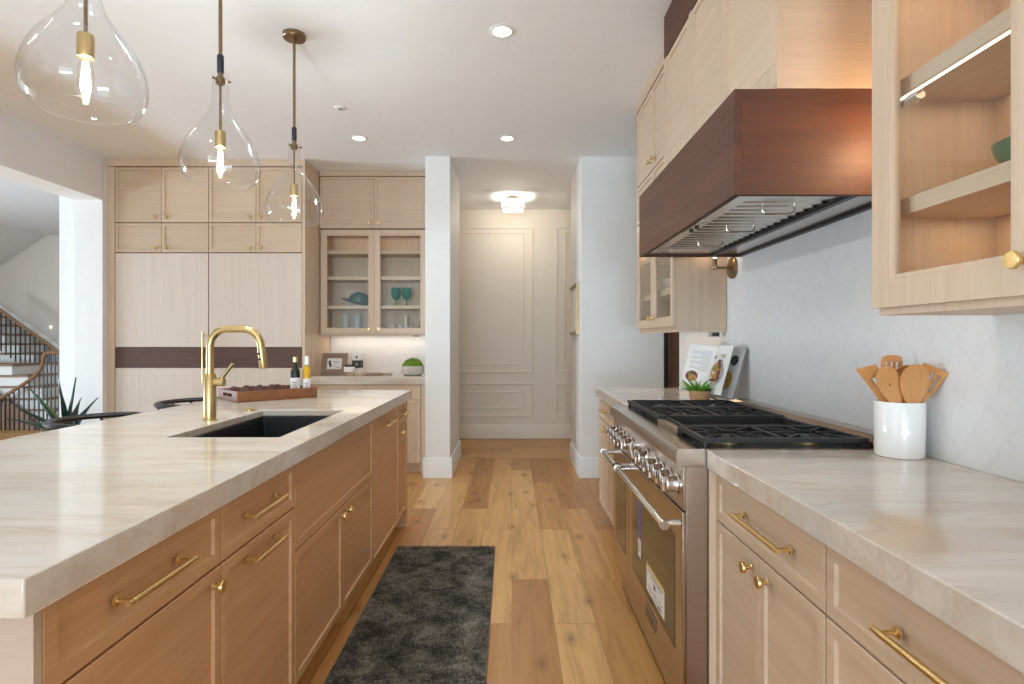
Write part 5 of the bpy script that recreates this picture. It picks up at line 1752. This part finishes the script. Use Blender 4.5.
# ------------------------------------------------------------------ staircase
def sx(px, Y):
    return (px - 512) * Y / 576
def sz(py, Y):
    return 1.275 + (341 - py) * Y / 576
t = thing('staircase', 'oak-treaded staircase with white risers seen through the left opening', 'staircase', (-7.4, 8.8, 0))
ends = [(61, 0.14), (54, 0.29), (47, 0.449), (42, 0.623), (28, 0.782), (12, 0.94)]
Y0, Y1, Y2 = 8.35, 8.86, 9.38
body = MB()
XW = -8.9
prev = 0.0
for px, z in ends:
    x1 = sx(px, Y0)
    body.box(XW, x1, Y0, Y1 - 0.001, prev, z - 0.032)
    MB().box(XW, x1 + 0.03, Y0 - 0.03, Y1 - 0.001, z - 0.0315, z).build('tread', STAIRW['x'], t, 0.003)
    prev = z + 0.0005
body.build('riser_block', WHITE, t)
body = MB()
prev = 0.0
for px, z in [(58, 0.94), (40, 1.095), (25, 1.242), (11, 1.39), (-3, 1.536), (-16, 1.68)]:
    x1 = sx(px, Y1)
    body.box(XW, x1 - 0.1, Y1, Y2, prev, z - 0.032)
    MB().box(XW, x1 - 0.07, Y1 - 0.025, Y2, z - 0.0315, z).build('tread', STAIRW['x'], t, 0.003)
    prev = z + 0.0005
body.build('upper_riser_block', WHITE, t)
q = lambda px, py: (sx(px, 9.38), 9.382, sz(py, 9.38))
MB().prism([q(-8, 299), q(60, 345.5), q(60, 353), q(-8, 309)], (0, 0.014, 0)).build('skirt_board', WHITE, t, 0.003)
# railings
t = thing('stair_railing', 'upper wooden handrail with dark metal balusters along the stair', 'railing', (-7.4, 8.8, 0))
YR = 8.80
r0 = Vector((sx(-12, YR), YR, sz(301.5, YR)))
r1 = Vector((sx(57, YR), YR, sz(350.5, YR)))
MB().tube([r0, r1, (sx(64, YR), YR, sz(351, YR))], 0.027, 12, flat=0.8).build('handrail', STAIRW['x'], t)
for k in range(14):
    f = 0.05 + k * 0.07
    p = r0.lerp(r1, f)
    MB().box(p.x - 0.007, p.x + 0.007, YR - 0.007, YR + 0.007, max(0.945, p.z - 0.62), p.z - 0.01).build('baluster', BLACK, t)
t = thing('lower_railing', 'curved wooden handrail with dark balusters at the foot of the stair', 'railing', (-7.3, 8.2, 0))
pts = [(62, 352.5, 8.24), (50, 352.5, 8.22), (45.5, 353.5, 8.21), (43.5, 357, 8.2), (43, 362, 8.2), (41, 369, 8.2), (35, 376, 8.2), (24, 384, 8.2), (12, 391.5, 8.2), (-4, 401, 8.2)]
P = [Vector((sx(a, Y), Y, sz(b, Y))) for a, b, Y in pts]
MB().tube(P, 0.03, 12, flat=0.85).build('handrail', STAIRW['x'], t)
for px in (1, 5, 9.5, 14, 19, 24, 29, 34.5, 39, 43.5, 47, 51, 55, 59):
    for i in range(len(pts) - 1):
        a, b = pts[i], pts[i + 1]
        if b[0] <= px <= a[0]:
            f = (px - a[0]) / (b[0] - a[0])
            p = P[i].lerp(P[i + 1], f)
            MB().box(p.x - 0.007, p.x + 0.007, p.y - 0.007, p.y + 0.007, 0.0, p.z - 0.01).build('baluster', BLACK, t)
            break
tag(MB().prism([(sx(-6, 8.28), 8.26, 0), (sx(36, 8.28), 8.26, 0), (sx(30, 8.28), 8.26, sz(416, 8.28)), (sx(-6, 8.28), 8.26, sz(390, 8.28))], (0, 0.05, 0)).build('stair_spandrel', STAIRW['z'], None, 0.003, loc=(-7.3, 8.28, 0)),
    'brown wooden wedge of panelling under the lower stair rail', 'panelling')
# sloped soffit of the flight above
struct(MB().prism([(-7.6, 8.3, CZ - 0.001), (-8.99, 8.3, CZ - 0.001), (-8.99, 8.3, 2.07)], (0, 1.09, 0)), 'ceiling_slope', GREYC)
c = q(50, 327)
tag(MB().box(c[0] - 0.014, c[0] + 0.014, 9.388, 9.3995, c[2] - 0.018, c[2] + 0.018).build('step_light', STEPL, None, loc=(c[0], 9.39, c[2])), 'tiny lit square step light on the stair wall', 'light')
